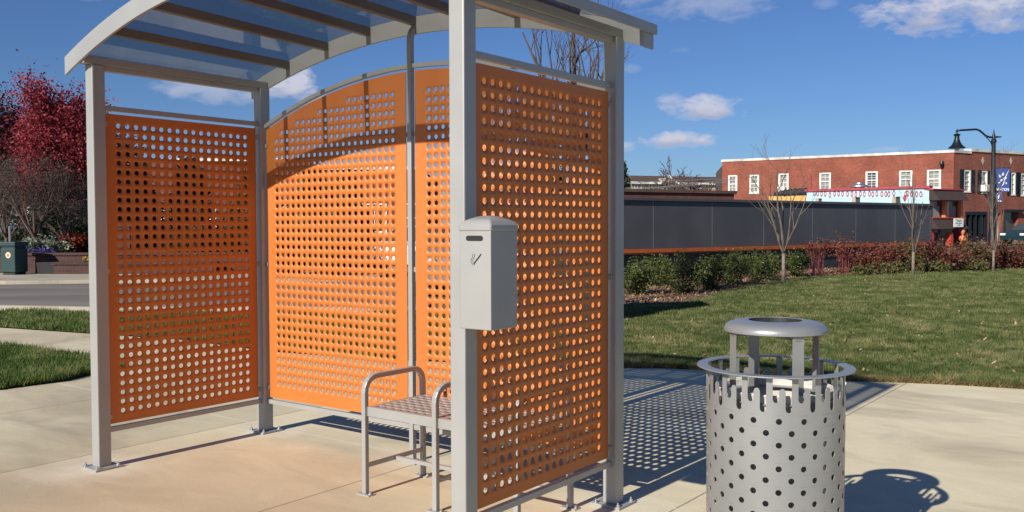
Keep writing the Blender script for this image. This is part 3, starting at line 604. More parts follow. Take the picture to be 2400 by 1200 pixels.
# ------------------------------------------------------------------ perforated litter bin
bc = atd(1816, 862, 3.70); BC = Vector((bc.x, bc.y, 0))
tb = thing('litter_bin', 'round silver perforated litter bin with raised ashtray lid on the concrete', 'litter bin', BC, math.atan2(-BC.x, BC.y) + R(-6.5))
RB = .2725; DZ = .0905
# body: 36 staggered columns
cols_ = []
for i in range(36):
    off = 0 if i % 2 == 0 else -DZ / 2
    zs = [.703 + off - DZ * j for j in range(7)][::-1]
    cols_.append((i, zs))
PA = RB * 2 * math.pi / 36
def cylmap(P, sgn=1):
    ang = P[:, 0] / RB; rr = RB - P[:, 1]; taper = 1.0 - (.86 - P[:, 2]) * .015
    return np.stack([rr * taper * np.cos(ang), rr * taper * np.sin(ang), P[:, 2]], 1)
cc_ = [(i * PA, zs) for i, zs in cols_]
def slot_top(x):
    return .7285
V3, F3 = perf(-PA / 2 - .0004, 35.5 * PA + .0004, .095, cc_, PA, .044, .0118, slot_top, .0045, nseg=16, mapf=cylmap)
shell = fastmesh('perforated_shell', V3, F3, MT['silver_bin'], tb)
def round_normals(o):
    me = o.data; ns = [None] * len(me.loops)
    for p_ in me.polygons:
        p_.use_smooth = True
        for li in p_.loop_indices:
            co = me.vertices[me.loops[li].vertex_index].co; rd = Vector((co.x, co.y, 0)).normalized(); d_ = p_.normal.dot(rd)
            ns[li] = (rd if d_ > 0 else -rd) if abs(d_) > .9 else p_.normal.copy()
    me.normals_split_custom_set(ns)
round_normals(shell)
# slotted crown as columns with shaped tops
mb = MB(); per = 2 * math.pi / 18; q = per / 4; nn = 6
for i in range(18):
    c0 = i * per + per * .5
    for j, (kind, zz) in enumerate((('bar', .872), ('slot', .774), ('fing', .828), ('slot', .737))):
        for k in range(nn):
            t0, t1 = k / nn, (k + 1) / nn
            def tz(t_):
                xx = (t_ * 2 - 1); r_ = .0118
                if kind == 'bar': return zz
                rr = r_ * math.sqrt(max(0, 1 - xx * xx))
                return zz + (r_ - rr) if kind == 'slot' else zz - r_ + rr
            a0_, a1_ = c0 + (j + t0) * q, c0 + (j + t1) * q
            v = []
            for (a_, z_) in ((a0_, tz(t0)), (a1_, tz(t1))):
                for r_ in (RB, RB - .0035):
                    v += [(r_ * math.cos(a_) * (1 - (.86 - .7285) * .015), r_ * math.sin(a_) * (1 - (.86 - .7285) * .015), .7285), (r_ * math.cos(a_), r_ * math.sin(a_), z_)]
            f = [(0, 4, 5, 1), (2, 3, 7, 6), (1, 5, 7, 3)]
            if k == 0: f.append((0, 1, 3, 2))
            if k == nn - 1: f.append((4, 6, 7, 5))
            mb.add(v, f)
round_normals(mb.build('slotted_crown', MT['silver_bin'], tb))
mb = MB(); mb.lathe([(RB - .003, .872), (.309, .872), (.3105, .8745), (.309, .877), (RB - .006, .878), (RB - .0075, .875), (RB - .003, .872)], 72); mb.build('rim_ring', MT['silver_bin'], tb, smooth=True, auto=40)
mb = MB(); mb.lathe([(.215, .03), (.228, .775), (.236, .79), (.232, .795), (.222, .785), (.21, .04), (0, .04)], 48); mb.build('liner', MT['liner'], tb, smooth=True, auto=40)
mb = MB(); mb.lathe([(0, .03), (.262, .03), (.266, .04), (.266, .098), (0, .098)], 48); mb.build('base_ring', MT['silver_bin'], tb, smooth=True, auto=30)
rot0 = tb.rotation_euler.z
ld_ = [(.106, 1.052), (.15, 1.05), (.19, 1.03), (.199, 1.016), (.2025, 1.018), (.2035, 1.025), (.201, 1.034), (.194, 1.044), (.182, 1.052), (.165, 1.057), (.14, 1.0605), (.108, 1.063), (.106, 1.0625), (.106, 1.052)]
mb = MB(); mb.lathe(ld_, 64); lid = mb.build('lid', MT['silver_bin'], tb, smooth=True, auto=50)
mb = MB(); mb.lathe([(.1055, 1.0515), (.1055, 1.0615), (.1035, 1.0615), (.1035, 1.022), (.1055, 1.022), (.1055, 1.0515)], 40); mb.build('lid_collar', MT['darktray'], lid)
mb = MB()
for q in (0, 1):
    aw = q * math.pi / 2 + math.atan2(-BC.y, -BC.x) + math.asin(.47) - rot0; ex_, ey_ = math.cos(aw), math.sin(aw)
    mb = MB(); mb.obox((-ex_ * .186 + ey_ * .012, -ey_ * .186 - ex_ * .012, .996 + q * .0042), (ex_ * .372, ey_ * .372, 0), (-ey_ * .024, ex_ * .024, 0), (0, 0, .004)); mb.build('cross_bar', MT['silver_bin'], tb)
toc = math.atan2(-BC.y, -BC.x)        # direction bin -> camera
for k in range(4):
    aw = toc + math.asin(.47) + k * math.pi / 2 - rot0
    cs, sn = math.cos(aw), math.sin(aw); tx, ty = -sn, cs; rr = .186
    mb = MB(); mb.obox((rr * cs - tx * .0235, rr * sn - ty * .0235, .76), (tx * .047, ty * .047, 0), (-cs * .005, -sn * .005, 0), (0, 0, .256)); mb.build('lid_strap', MT['silver_bin'], tb)
mb = MB(); mb.lathe([(.187, .76), (.24, .76), (.24, .756), (.187, .756), (.187, .76)], 48); mb.build('strap_ring', MT['silver_bin'], tb)

# ------------------------------------------------------------------ vegetation builders
def grow(rg, mb, p, d, ln, r, lvl, maxl, tips, nseg=4, wob=.16, upb=.12, kids_n=(3, 5), spread=.7, shrink=.62, sides=(7, 5, 4, 3, 3), minr=.002, start=.3):
    pts = [Vector(p)]; rad = [r]; d = Vector(d).normalized(); q = Vector(p)
    for i in range(nseg):
        d = (d + Vector((rg.normal(0, wob), rg.normal(0, wob), rg.normal(0, wob * .6) + upb))).normalized(); q = q + d * ln / nseg
        pts.append(q.copy()); rad.append(max(minr, r * (1 - .72 * (i + 1) / nseg)))
    mb.tube(pts, rad, sides[min(lvl, 4)], cap=lvl == 0)
    tips.append((pts[-1], lvl)); 
    if lvl >= maxl - 1: tips.append((pts[-2], lvl)); tips.append((pts[len(pts) // 2], lvl))
    if lvl >= maxl: return
    nk = rg.integers(kids_n[0], kids_n[1] + 1)
    for k in range(nk):
        t_ = start + (1 - start) * (k + rg.random() * .8) / nk; t_ = min(t_, .98); f = t_ * nseg; i = min(int(f), nseg - 1)
        bp_ = pts[i].lerp(pts[i + 1], f - i); dd = (pts[i + 1] - pts[i]).normalized(); az_ = rg.random() * 6.283 if lvl else (k * 2.4 + rg.random() * .7)
        o = dd.orthogonal().normalized(); o = Matrix.Rotation(az_, 3, dd) @ o
        sp = spread * (.7 + .6 * rg.random()); nd = dd * math.cos(sp) + o * math.sin(sp)
        grow(rg, mb, bp_, nd, ln * shrink * (1.15 - .45 * t_) * (.8 + .4 * rg.random()), max(minr, rad[i] * .62), lvl + 1, maxl, tips, max(3, nseg - 1), wob * 1.1, upb, kids_n, spread, shrink, sides, minr, start)
def leaves(name, pts, per, sig, size, mat, parent, rg, keep=None, squash=1.0):
    C = np.array([tuple(p) for p in pts]); C = np.repeat(C, per, 0); n = len(C)
    C = C + rg.normal(0, 1, (n, 3)) * np.array([sig, sig, sig * squash])
    if keep is not None: C = C[keep(C)]; n = len(C)
    a = rg.normal(0, 1, (n, 3)); a /= np.linalg.norm(a, axis=1)[:, None]; b_ = rg.normal(0, 1, (n, 3)); b_ -= (a * b_).sum(1)[:, None] * a; b_ /= np.linalg.norm(b_, axis=1)[:, None]
    s_ = size * (.55 + .9 * rg.random((n, 1))); P = np.stack([C - a * s_, C - b_ * s_ * .55, C + a * s_, C + b_ * s_ * .55], 1)
    return fastmesh(name, P, np.arange(4 * n).reshape(-1, 4), mat, parent)
def bare_tree(label, base, h, r, seed, kind='tree', group=None, clear=.3, spread=.5, maxl=3, mat='barkpale', lean=(0, 0), kn=(4, 6), upb=.12, shrink=.6, minr=.0035, name='bare_tree', trunk=None):
    rg = np.random.default_rng(seed); t_ = thing(name, label, kind, base, 0, group); mb = MB(); tips = []
    mb.tube([(0, 0, -.05), (lean[0] * .3, lean[1] * .3, h * clear * .5), (lean[0], lean[1], h * clear)], [r * 1.15, r, r * .85], 9); mb.build('trunk', MT[mat], t_, smooth=True)
    mb = MB(); n = trunk or 4
    grow(rg, mb, (lean[0], lean[1], h * clear - .03), (0, 0, 1), h * (1 - clear) * .95, r * .8, 0, maxl, tips, 6, .07, .1, kn, spread, shrink, minr=minr, start=.05)
    for k in range(n):
        az_ = k * 6.283 / n + rg.random() * .8; sp = spread * (.55 + .5 * rg.random())
        grow(rg, mb, (lean[0], lean[1], h * (clear - .04 + .06 * k / n)), (math.cos(az_) * math.sin(sp), math.sin(az_) * math.sin(sp), math.cos(sp)), h * (1 - clear) * (.62 + .25 * rg.random()), r * .55, 1, maxl, tips, 5, .09, upb, kn, spread, shrink, minr=minr)
    mb.build('branches', MT['bark' if mat == 'barkpale' else mat], t_, smooth=True); return t_, tips, rg
def leafy_tree(label, base, h, r, seed, leaf, per, size, sig=.3, group=None, clear=.22, spread=.5, maxl=3, mat='bark', name='maple_tree', keep=None, n=6, kn=(3, 5), squash=1.1, shrink=.6):
    rg = np.random.default_rng(seed); t_ = thing(name, label, 'tree', base, 0, group); mb = MB(); tips = []
    mb.tube([(0, 0, -.05), (0, 0, h * clear)], [r * 1.25, r], 9)
    grow(rg, mb, (0, 0, h * clear - .05), (0, 0, 1), h * (1 - clear) * .9, r * .9, 0, maxl, tips, 6, .06, .1, kn, spread, shrink, minr=.006, start=.05)
    for k in range(n):
        az_ = k * 6.283 / n + rg.random() * .6; sp = spread * (.6 + .7 * rg.random())
        grow(rg, mb, (0, 0, h * (clear - .03 + .14 * k / n)), (math.cos(az_) * math.sin(sp), math.sin(az_) * math.sin(sp), math.cos(sp)), h * (1 - clear) * (.55 + .25 * rg.random()), r * .5, 1, maxl, tips, 5, .09, .1, kn, spread, shrink, minr=.005)
    mb.build('trunk', MT[mat], t_, smooth=True)
    pts = [p for p, l in tips if p.z > h * clear * .9]
    leaves('crown', pts, per, sig, size, MT[leaf], t_, rg, keep, squash); return t_
def shrub(label, base, h, w, seed, leaf, n, size, stem='bark_twig', group=None, cat='shrub', name='shrub', low=.12, ns=14, flat=.55):
    rg = np.random.default_rng(seed); t_ = thing(name, label, cat, base, 0, group); mb = MB(); tp = []
    for k in range(ns):
        a = rg.random() * 6.283; rr = w * math.sqrt(rg.random()) * .95; tz = h * (.55 + .45 * rg.random()) * (1 - .25 * (rr / w) ** 2)
        p0 = Vector((math.cos(a) * rr * .25, math.sin(a) * rr * .25, -.02)); p3 = Vector((math.cos(a) * rr, math.sin(a) * rr, tz))
        md = p0.lerp(p3, .5) + Vector((rg.normal(0, .04), rg.normal(0, .04), .04)); mb.tube([p0, md, p3], [.009, .007, .003], 4, cap=False)
        for s_ in np.linspace(low, 1.0, 9): tp.append(p0.lerp(md, s_ * 2) if s_ < .5 else md.lerp(p3, s_ * 2 - 1))
        for q in range(3):
            b0 = md.lerp(p3, rg.random()); b1 = b0 + Vector((rg.normal(0, w * .25), rg.normal(0, w * .25), abs(rg.normal(0, h * .14)))); mb.tube([b0, b1], [.004, .002], 3, cap=False); tp += [b0.lerp(b1, .5), b1]
    mb.build('stems', MT[stem], t_)
    if n: leaves('foliage', tp, max(1, n // len(tp)), w * .13, size, MT[leaf], t_, rg, lambda C: C[:, 2] > .02)
    return t_
def px_base(px, y, z=0.0): 
    p = gp(px, y, z); return (p.x, p.y, z)
def wchild(o, parent): o.parent = parent; o.location = -Vector(parent.location); return o

# ------------------------------------------------------------------ planting on the right
Hg = 'evergreen shrubs planted along the charcoal wall'
for i, (px, y, h, w, lab) in enumerate([
    (1492, 693, .92, .50, 'rounded green shrub beside the shelter corner post, first in the row'),
    (1538, 672, .90, .42, 'green shrub set back close to the charcoal wall behind the first shrub'),
    (1603, 690, 1.0, .56, 'largest bushy green shrub near the point of the mulch bed'),
    (1662, 680, .92, .48, 'green shrub just right of the largest one, leaning over the mulch'),
    (1716, 671, .98, .52, 'tall green shrub in the middle of the row along the wall'),
    (1775, 662, .98, .52, 'dense green shrub left of the slender bare tree trunk'),
    (1806, 653, .8, .36, 'small green shrub touching the bare tree trunk'),
    (1868, 650, .85, .42, 'last green shrub, right of the bare tree trunk')]):
    shrub(lab, px_base(px, y), h * .8, w * .94, 20 + i, 'leaf_green', 4200, .024, group=Hg, name='evergreen_shrub', low=.02, ns=22)
for i, (px, y, lab) in enumerate([(1913, 645, 'red stemmed dogwood nearest the green shrubs'), (1975, 642, 'red stemmed dogwood beside the bronze leaved hedge')]):
    rg = np.random.default_rng(60 + i); t_ = thing('dogwood_shrub', lab, 'shrub', px_base(px, y), 0, 'red stemmed dogwoods by the wall'); mb = MB(); tp = []
    for k in range(24):
        a = rg.random() * 6.283; rr = .12 + .22 * rg.random(); hh = .62 + .36 * rg.random()
        p1 = Vector((math.cos(a) * rr, math.sin(a) * rr, hh)); mb.tube([(math.cos(a) * rr * .5, math.sin(a) * rr * .5, 0), p1 * .6 + Vector((0, 0, .02)), p1], [.009, .008, .005], 4, cap=False); tp.append(p1)
    mb.build('stems', MT['redtwig'], t_); leaves('foliage', tp, 11, .10, .035, MT['leaf_brown'], t_, rg)
hb = [(2022, 640, 'leaf_brown', .95, .75, 'bronze hedge bush at the left end of the leafy hedge'), (2072, 640, 'leaf_brown', 1.05, .75, 'red brown hedge bush left of the second bare tree'),
      (2120, 637, 'leaf_hedgegreen', 1.1, .7, 'olive green hedge bush behind the second bare tree'), (2165, 637, 'leaf_brown', 1.1, .78, 'tall red brown hedge bush right of the second bare tree'),
      (2210, 636, 'leaf_brown', 1.1, .8, 'dark red hedge bush in front of the shop with the brown awning'), (2258, 634, 'leaf_hedgegreen', 1.1, .8, 'green and brown hedge bush before the brick corner'),
      (2300, 633, 'leaf_brown', 1.1, .8, 'reddish hedge bush left of the third bare tree'), (2350, 631, 'leaf_brown', 1.05, .85, 'brown hedge bush right of the third bare tree'),
      (2395, 630, 'leaf_hedgegreen', 1.05, .85, 'olive hedge bush at the right edge of the view'), (2445, 628, 'leaf_brown', 1.05, .85, 'brown hedge bush just past the right edge')]
for i, (px, y, lf, h, w, lab) in enumerate(hb):
    shrub(lab, px_base(px, y), h * .82, w, 80 + i, lf, 1700, .04, group='bronze leaved hedge along the lawn', name='hedge_bush', stem='redtwig' if i < 3 else 'bark_twig', ns=18)
for i, (px, y) in enumerate([(2040, 646), (2092, 643), (2190, 640), (2275, 637)]):
    shrub(['low tuft of yellowing plants by the first hedge bush', 'low tuft of yellowing plants between dogwood and second tree', 'low olive tuft at the foot of the tall hedge bush', 'low olive tuft before the brick corner'][i], px_base(px, y), .3, .55, 120 + i, 'leaf_hedgegreen', 900, .04, group='low tufts at the foot of the hedge', name='low_plant', cat='plant', ns=8)
bt = 'young bare street trees behind the lawn'
bare_tree('slender young bare tree rising from the green shrubs', px_base(1836, 664), 3.05, .045, 15, group=bt, clear=.24, spread=.5, kn=(2, 4), shrink=.6, minr=.0022, trunk=4)
bare_tree('young bare tree with pale trunk standing before the dark hedge', px_base(2140, 646), 3.0, .042, 12, group=bt, clear=.22, spread=.38, kn=(2, 3), shrink=.6, minr=.0022, trunk=3)
bare_tree('thin bare sapling below the blue banner', px_base(2328, 639), 3.3, .036, 9, group=bt, clear=.2, spread=.38, kn=(2, 3), shrink=.6, minr=.0022, trunk=3)
tbs = atd(1352, 620, 14.5)
bare_tree('many branched bare tree standing behind the shelter roof', (tbs.x, 15.5, 0), 5.4, .075, 34, clear=.46, spread=.56, maxl=4, kn=(2, 4), shrink=.60, minr=.002, mat='bark_twig', trunk=7, upb=.10)

# ------------------------------------------------------------------ wall helpers
class Wall:
    def __init__(s, P0, P1):
        s.P0 = Vector((P0[0], P0[1], 0)); s.P1 = Vector((P1[0], P1[1], 0)); s.e = (s.P1 - s.P0).normalized(); s.len = (s.P1 - s.P0).length
        s.n = Vector((s.e.y, -s.e.x, 0))             # faces the viewer for left-to-right walls
    def sz(s, x, y):
        p = onplane(x, y, s.P0, s.n); return (p - s.P0).dot(s.e), p.z
    def pt(s, a, z, d=0.0): return s.P0 + s.e * a + s.n * d + Vector((0, 0, z))
    def rect(s, x0, x1, y0, y1):
        xm = (x0 + x1) / 2; ym = (y0 + y1) / 2
        return s.sz(x0, ym)[0], s.sz(x1, ym)[0], s.sz(xm, y1)[1], s.sz(xm, y0)[1]
    def box(s, mb, a0, a1, z0, z1, d0, d1):
        mb.obox(s.pt(a0, z0, d0), s.e * (a1 - a0), s.n * (d1 - d0), Vector((0, 0, z1 - z0)))
    def face(s, mb, a0, a1, z0, z1, holes, dep=.18):
        xs = sorted({a0, a1, *[h[0] for h in holes], *[h[1] for h in holes]}); zs = sorted({z0, z1, *[h[2] for h in holes], *[h[3] for h in holes]})
        for i in range(len(xs) - 1):
            for j in range(len(zs) - 1):
                cx, cz = (xs[i] + xs[i + 1]) / 2, (zs[j] + zs[j + 1]) / 2
                if any(h[0] < cx < h[1] and h[2] < cz < h[3] for h in holes): continue
                mb.add([s.pt(xs[i], zs[j]), s.pt(xs[i + 1], zs[j]), s.pt(xs[i + 1], zs[j + 1]), s.pt(xs[i], zs[j + 1])], [(0, 1, 2, 3)])
        for h in holes:
            A, B, C_, D = s.pt(h[0], h[2]), s.pt(h[1], h[2]), s.pt(h[1], h[3]), s.pt(h[0], h[3]); q = -s.n * dep
            for u, v in ((A, B), (B, C_), (C_, D), (D, A)): mb.add([u, u + q, v + q, v], [(0, 1, 2, 3)])
    def uv(s): return lambda co: ((co - s.P0).dot(s.e) + (co - s.P0).dot(s.n), co.z)
def window(W, h, parent, pane='blind', fw=.07, muntin=(2, 2), sill=True, proud=.03):
    a0, a1, z0, z1 = h; mb = MB()
    for (p, q, r_, t_) in ((a0 - .04, a0 + fw, z0, z1), (a1 - fw, a1 + .04, z0, z1), (a0 + fw, a1 - fw, z0, z0 + fw), (a0 + fw, a1 - fw, z1 - fw, z1)): W.box(mb, p, q, r_, t_, -.1, proud)
    zm = (z0 + z1) / 2; W.box(mb, a0 + fw, a1 - fw, zm - .035, zm + .035, -.1, -.01)
    nx, nz = muntin; gx = (a1 - a0 - 2 * fw)
    for i in range(1, nx): W.box(mb, a0 + fw + gx * i / nx - .014, a0 + fw + gx * i / nx + .014, z0 + fw, z1 - fw, -.09, -.03)
    for half in (0, 1):
        zb = z0 + fw if half == 0 else zm; zt = zm if half == 0 else z1 - fw
        for j in range(1, nz): W.box(mb, a0 + fw, a1 - fw, zb + (zt - zb) * j / nz - .014, zb + (zt - zb) * j / nz + .014, -.09, -.03)
    if sill: W.box(mb, a0 - .08, a1 + .08, z0 - .08, z0, -.02, .06)
    w = wchild(mb.build('window', MT['white']), parent)
    mb = MB(); W.box(mb, a0, a1, z0, z1, -.13, -.11); p = mb.build('pane', MT[pane]); p.parent = w
    return w

# ------------------------------------------------------------------ charcoal screen wall
sp0, sp1 = (.9, 22.5), (15.15, 33.0)
SW = Wall(sp0, sp1)
scw = thing('screen_wall', 'long charcoal panel wall on an orange ledge running behind the shrubs', 'wall', SW.P0)
seams = [SW.sz(x, 530)[0] for x in (1532, 1670, 1791, 1905, 2007, 2099, 2181)]
dlt = seams[1] - seams[0]; ed = [0.0] + [seams[0] - dlt] + seams + [SW.len]
ed = [ed[0]] + [e_ for e_ in ed[1:] if e_ > .2]
for i in range(len(ed) - 1):
    if ed[i + 1] - ed[i] < .08: continue
    mb = MB(); SW.box(mb, ed[i] + (.012 if i else 0), ed[i + 1] - .012, .80, 2.08, -.30, -.02); wchild(mb.build('wall_panel', MT['panelgrey'], bevel=.004), scw)
for a in ed[1:-1]:
    mb = MB(); SW.box(mb, a - .0118, a + .0118, .80, 2.08, -.28, -.024); wchild(mb.build('seam_strip', MT['seam']), scw)
mb = MB(); SW.box(mb, -.03, SW.len + .03, 2.0802, 2.165, -.36, .05); wchild(mb.build('cap', MT['panelgrey'], bevel=.01), scw)
mb = MB(); SW.box(mb, -.02, SW.len + .02, .70, .795, -.30, .13); SW.box(mb, -.02, SW.len + .02, .66, .70, -.30, .10); wchild(mb.build('ledge', MT['orangeledge']), scw)
mb = MB(); z_ = 0
while z_ < .64: SW.box(mb, 0, SW.len, z_, z_ + .058, -.26, -.06 - .004); z_ += .066
SW.box(mb, .01, SW.len - .01, 0, .659, -.25, -.085); wchild(mb.build('base', MT['blueblock']), scw)

# ------------------------------------------------------------------ brick corner building
Cn = (33.7, 70.0); Lf = (18.3, 79.8)
SWl = Wall(Lf, Cn); FW = Wall(Cn, (Cn[0] + 24 * .87, Cn[1] + 24 * .493))
bb = thing('brick_building', 'two storey red brick corner building with white sash windows', 'building', (Cn[0], Cn[1], 0))
def ztop_at(W, x, y): return W.sz(x, y)[1]
zA = ztop_at(SWl, 2228, 358)
h1 = [SWl.rect(*r_) for r_ in ((1708, 1727, 411, 452), (1758, 1778, 410, 452), (1826, 1847, 407, 450), (1922, 1946, 405, 446), (2030, 2056, 402, 443), (2109, 2137, 400, 441), (2174, 2204, 398, 441))]
mb = MB(); SWl.face(mb, 0, SWl.len, 0, zA, h1); o = wchild(mb.build('side_wall', MT['brick'], uvf=SWl.uv()), bb)
mb = MB(); SWl.box(mb, -.1, SWl.len + .02, zA, zA + .2, -.5, .07); wchild(mb.build('coping', MT['coping']), bb)
wd = []
for i, h in enumerate(h1): wd.append(window(SWl, h, bb, 'glass' if i == 4 else 'blind', muntin=(2, 3) if i == 4 else (2, 2), fw=.10))
fh = [FW.rect(*r_) for r_ in ((2259, 2274, 399, 449), (2300, 2313, 401, 452), (2369, 2379, 405, 456), (2392, 2404, 407, 458))]
st = FW.rect(2262, 2313, 496, 566); st2 = FW.rect(2352, 2386, 497, 566); dr = FW.rect(2334, 2345, 500, 566)
gnd = [(st[0], st[1], 0, st[3]), (st2[0], st2[1], 0, st2[3]), (dr[0], dr[1], 0, dr[3])]
zB = ztop_at(FW, 2300, 353)
mb = MB(); FW.face(mb, 0, FW.len, 0, zA, fh + gnd, .35); wchild(mb.build('front_wall', MT['brick_dark'] if False else MT['brick'], uvf=FW.uv()), bb)
s1 = FW.sz(2276, 353)[0]
mb = MB(); FW.box(mb, -.02, s1, zA, zA + .2, -.5, .08); wchild(mb.build('coping', MT['coping']), bb)
mb = MB(); FW.box(mb, s1, FW.len, zA - .05, zB - .12, -.5, .012); o = wchild(mb.build('parapet', MT['brick'], uvf=FW.uv()), bb)
mb = MB(); FW.box(mb, s1 - .1, FW.len, zB - .12, zB + .1, -.55, .1); wchild(mb.build('coping', MT['coping']), bb)
bk = FW.pt(FW.len, 0) ; bkl = SWl.pt(0, 0) - FW.n * 16 + FW.e * 2
mb = MB(); mb.prism([(Lf[0] + .3, Lf[1] + .4), (Cn[0] - .05, Cn[1] + .45), (bk.x - .1, bk.y + .5), (bk.x - 8, bk.y + 14), (Lf[0] + 3, Lf[1] + 16)], 0, zA - .05); wchild(mb.build('roof_block', MT['brick_dark']), bb)
for i, h in enumerate(fh):
    w = window(FW, h, bb, 'blind', muntin=(1, 2), fw=.09)
    for sgn in (-1, 1):
        mb = MB(); a = h[0] - .5 if sgn < 0 else h[1] + .05; FW.box(mb, a, a + .45, h[2] - .05, h[3] + .05, .002, .06); wchild(mb.build('shutter', MT['metalblack']), bb)
mb = MB(); a0, a1, z0, z1 = gnd[0]
FW.box(mb, a0, a1, z1 - .25, z1, -.3, .02)
for k in range(5): aa = a0 + (a1 - a0 - .14) * k / 4; FW.box(mb, aa, aa + .14, 0, z1 - .25, -.3, .02)
FW.box(mb, a0 + .14, a1 - .14, 0, .5, -.3, -.05); wchild(mb.build('shopfront_frame', MT['metalblack']), bb)
mb = MB(); FW.box(mb, a0, a1, .0, z1 - .1, -.34, -.31); wchild(mb.build('shopfront_glass', MT['glass']), bb)
for k, (f0, f1) in enumerate(((.30, .40), (.58, .64), (.86, .97))):
    mb = MB(); FW.box(mb, a0 + (a1 - a0) * f0, a0 + (a1 - a0) * f1, .6, z1 - .35, -.28, -.26); wchild(mb.build('curtain', MT['cream']), bb)
mb = MB(); a0, a1, z0, z1 = gnd[1]; FW.box(mb, a0, a1, 0, z1, -.34, -.31); wchild(mb.build('shopfront_glass', MT['glass']), bb)
mb = MB(); FW.box(mb, a0 - .2, a1 + .2, z1, z1 + .2, .002, .35); wchild(mb.build('canopy_edge', MT['metalblack']), bb)
mb = MB(); a0, a1, z0, z1 = gnd[2]; FW.box(mb, a0, a1, 0, z1, -.3, -.2); wchild(mb.build('door', MT['cream']), bb)
for x in (2303, 2369):
    a, z_ = FW.sz(x, 377); mb = MB(); mb.extr([FW.pt(a, z_ - .3, .012), FW.pt(a + .18, z_, .012), FW.pt(a, z_ + .3, .012), FW.pt(a - .18, z_, .012)], FW.n * .02); wchild(mb.build('stone_diamond', MT['coping']), bb)
# iron bits on the side wall
a, z_ = SWl.sz(2208, 384); mb = MB(); mb.lathe([(0, .25), (.12, .22), (.16, 0), (.1, -.25), (0, -.3)], 10, tuple(SWl.pt(a, z_, .2))); wchild(mb.build('wall_lantern', MT['metalblack']), bb)
a, z_ = SWl.sz(1900, 425); mb = MB(); mb.tube([SWl.pt(a, z_ - 1.1, .06), SWl.pt(a, z_ + .5, .06)], .045, 6); wchild(mb.build('downpipe', MT['muralred']), bb)
def ac_unit(W, x0, x1, y0, y1, lab, out=.42):
    a0, a1, z0, z1 = W.rect(x0, x1, y0, y1); P = W.pt((a0 + a1) / 2, z0); t_ = thing('air_conditioner', lab, 'air conditioner', P, 0, 'window air conditioners')
    mb = MB(); W.box(mb, a0, a1, z0, z1, -.05, out); wchild(mb.build('case', MT['white'], bevel=.02), t_)
    mb = MB(); nn = 6
    for i in range(nn): zz = z0 + .06 + (z1 - z0 - .12) * i / (nn - 1); W.box(mb, a0 + .05, a1 - .05, zz - .012, zz + .012, out + .001, out + .012)
    wchild(mb.build('grille', MT['seam']), t_)
ac_unit(SWl, 1825, 1842, 438, 450, 'white air conditioner in the side window behind the bare tree')
ac_unit(FW, 2297, 2312, 434, 449, 'white air conditioner below the shuttered front window', .55)

# ------------------------------------------------------------------ low shop with the painted wall
mc = atd(2178, 500, 57.0); MCn = (mc.x, mc.y)
ml = atd(1800, 500, 64.6); MW = Wall((ml.x, ml.y), MCn)
MF = Wall(MCn, (MCn[0] + 8 * .87, MCn[1] + 8 * .493))
ms = thing('painted_shop', 'low shop with pale blue side wall, red scalloped trim and brown shingled front', 'shop', (MCn[0], MCn[1], 0))
zM = MW.sz(2178, 441)[1]; aY = MW.sz(1890, 460)[0]
holes = [MW.rect(*r_) for r_ in ((1911, 1926, 465, 476), (1997, 2016, 462, 478), (2091, 2110, 461, 478))]
mb = MB(); MW.face(mb, aY, MW.len, 0, zM, holes, .2); wchild(mb.build('painted_wall', MT['mural']), ms)
mb = MB(); MW.box(mb, 0, aY - .002, 0, MW.sz(1850, 459)[1], -.3, 0); wchild(mb.build('ochre_wall', MT['yellowwall']), ms)
for h in holes:
    mb = MB(); MW.box(mb, h[0], h[1], h[2], h[3], -.2, -.17); wchild(mb.build('small_window', MT['glass']), ms)
    mb = MB(); MW.box(mb, h[0], h[0] + .22, h[2], h[3], -.169, -.03); wchild(mb.build('window_trim', MT['tan']), ms)
mb = MB(); MW.box(mb, aY - .1, MW.len + .05, zM, zM + .16, -.4, .12); wchild(mb.build('red_trim', MT['muralred']), ms)
rg = np.random.default_rng(3); xs = list(range(1906, 2106, 10)) + [2123, 2128, 2137, 2147, 2158]
for x in xs:
    mb = MB(); a, z_ = MW.sz(x + rg.normal(0, 1.0), 454.5 + rg.normal(0, .8)); ra, rz_ = .095, .21
    ring = [(math.cos(q), math.sin(q)) for q in np.linspace(0, 2 * math.pi, 13)[:-1]]
    v = [MW.pt(a + c * ra, z_ + s_ * rz_, .006) for c, s_ in ring] + [MW.pt(a + c * ra * .45, z_ + s_ * rz_ * .5, .006) for c, s_ in ring]
    mb.add(v, [(i, (i + 1) % 12, 12 + (i + 1) % 12, 12 + i) for i in range(12)] ); wchild(mb.build('painted_oval', MT['muralred']), ms)
mb = MB(); a, z_ = MW.sz(2121, 464); mb.add([MW.pt(a + math.cos(q) * .11, z_ + math.sin(q) * .24, .008) for q in np.linspace(0, 6.283, 12)[:-1]], [tuple(range(11))]); mb.add([MW.pt(a - .02, z_ - .62, .008), MW.pt(a + .08, z_ - .62, .008), MW.pt(a + .08, z_ - .36, .008), MW.pt(a - .02, z_ - .36, .008)], [(0, 1, 2, 3)]); wchild(mb.build('painted_figure', MT['muralred']), ms)
mb = MB(); mb.prism([(MW.P0.x + .3, MW.P0.y + .3), (MCn[0], MCn[1] + .4), (MF.pt(MF.sz(2256, 500)[0], 0).x - .2, MF.pt(MF.sz(2256, 500)[0], 0).y + .3), (MCn[0] - 2, MCn[1] + 8), (MW.P0.x + 3, MW.P0.y + 8)], 0, zM - .15); wchild(mb.build('core', MT['brick_dark']), ms)
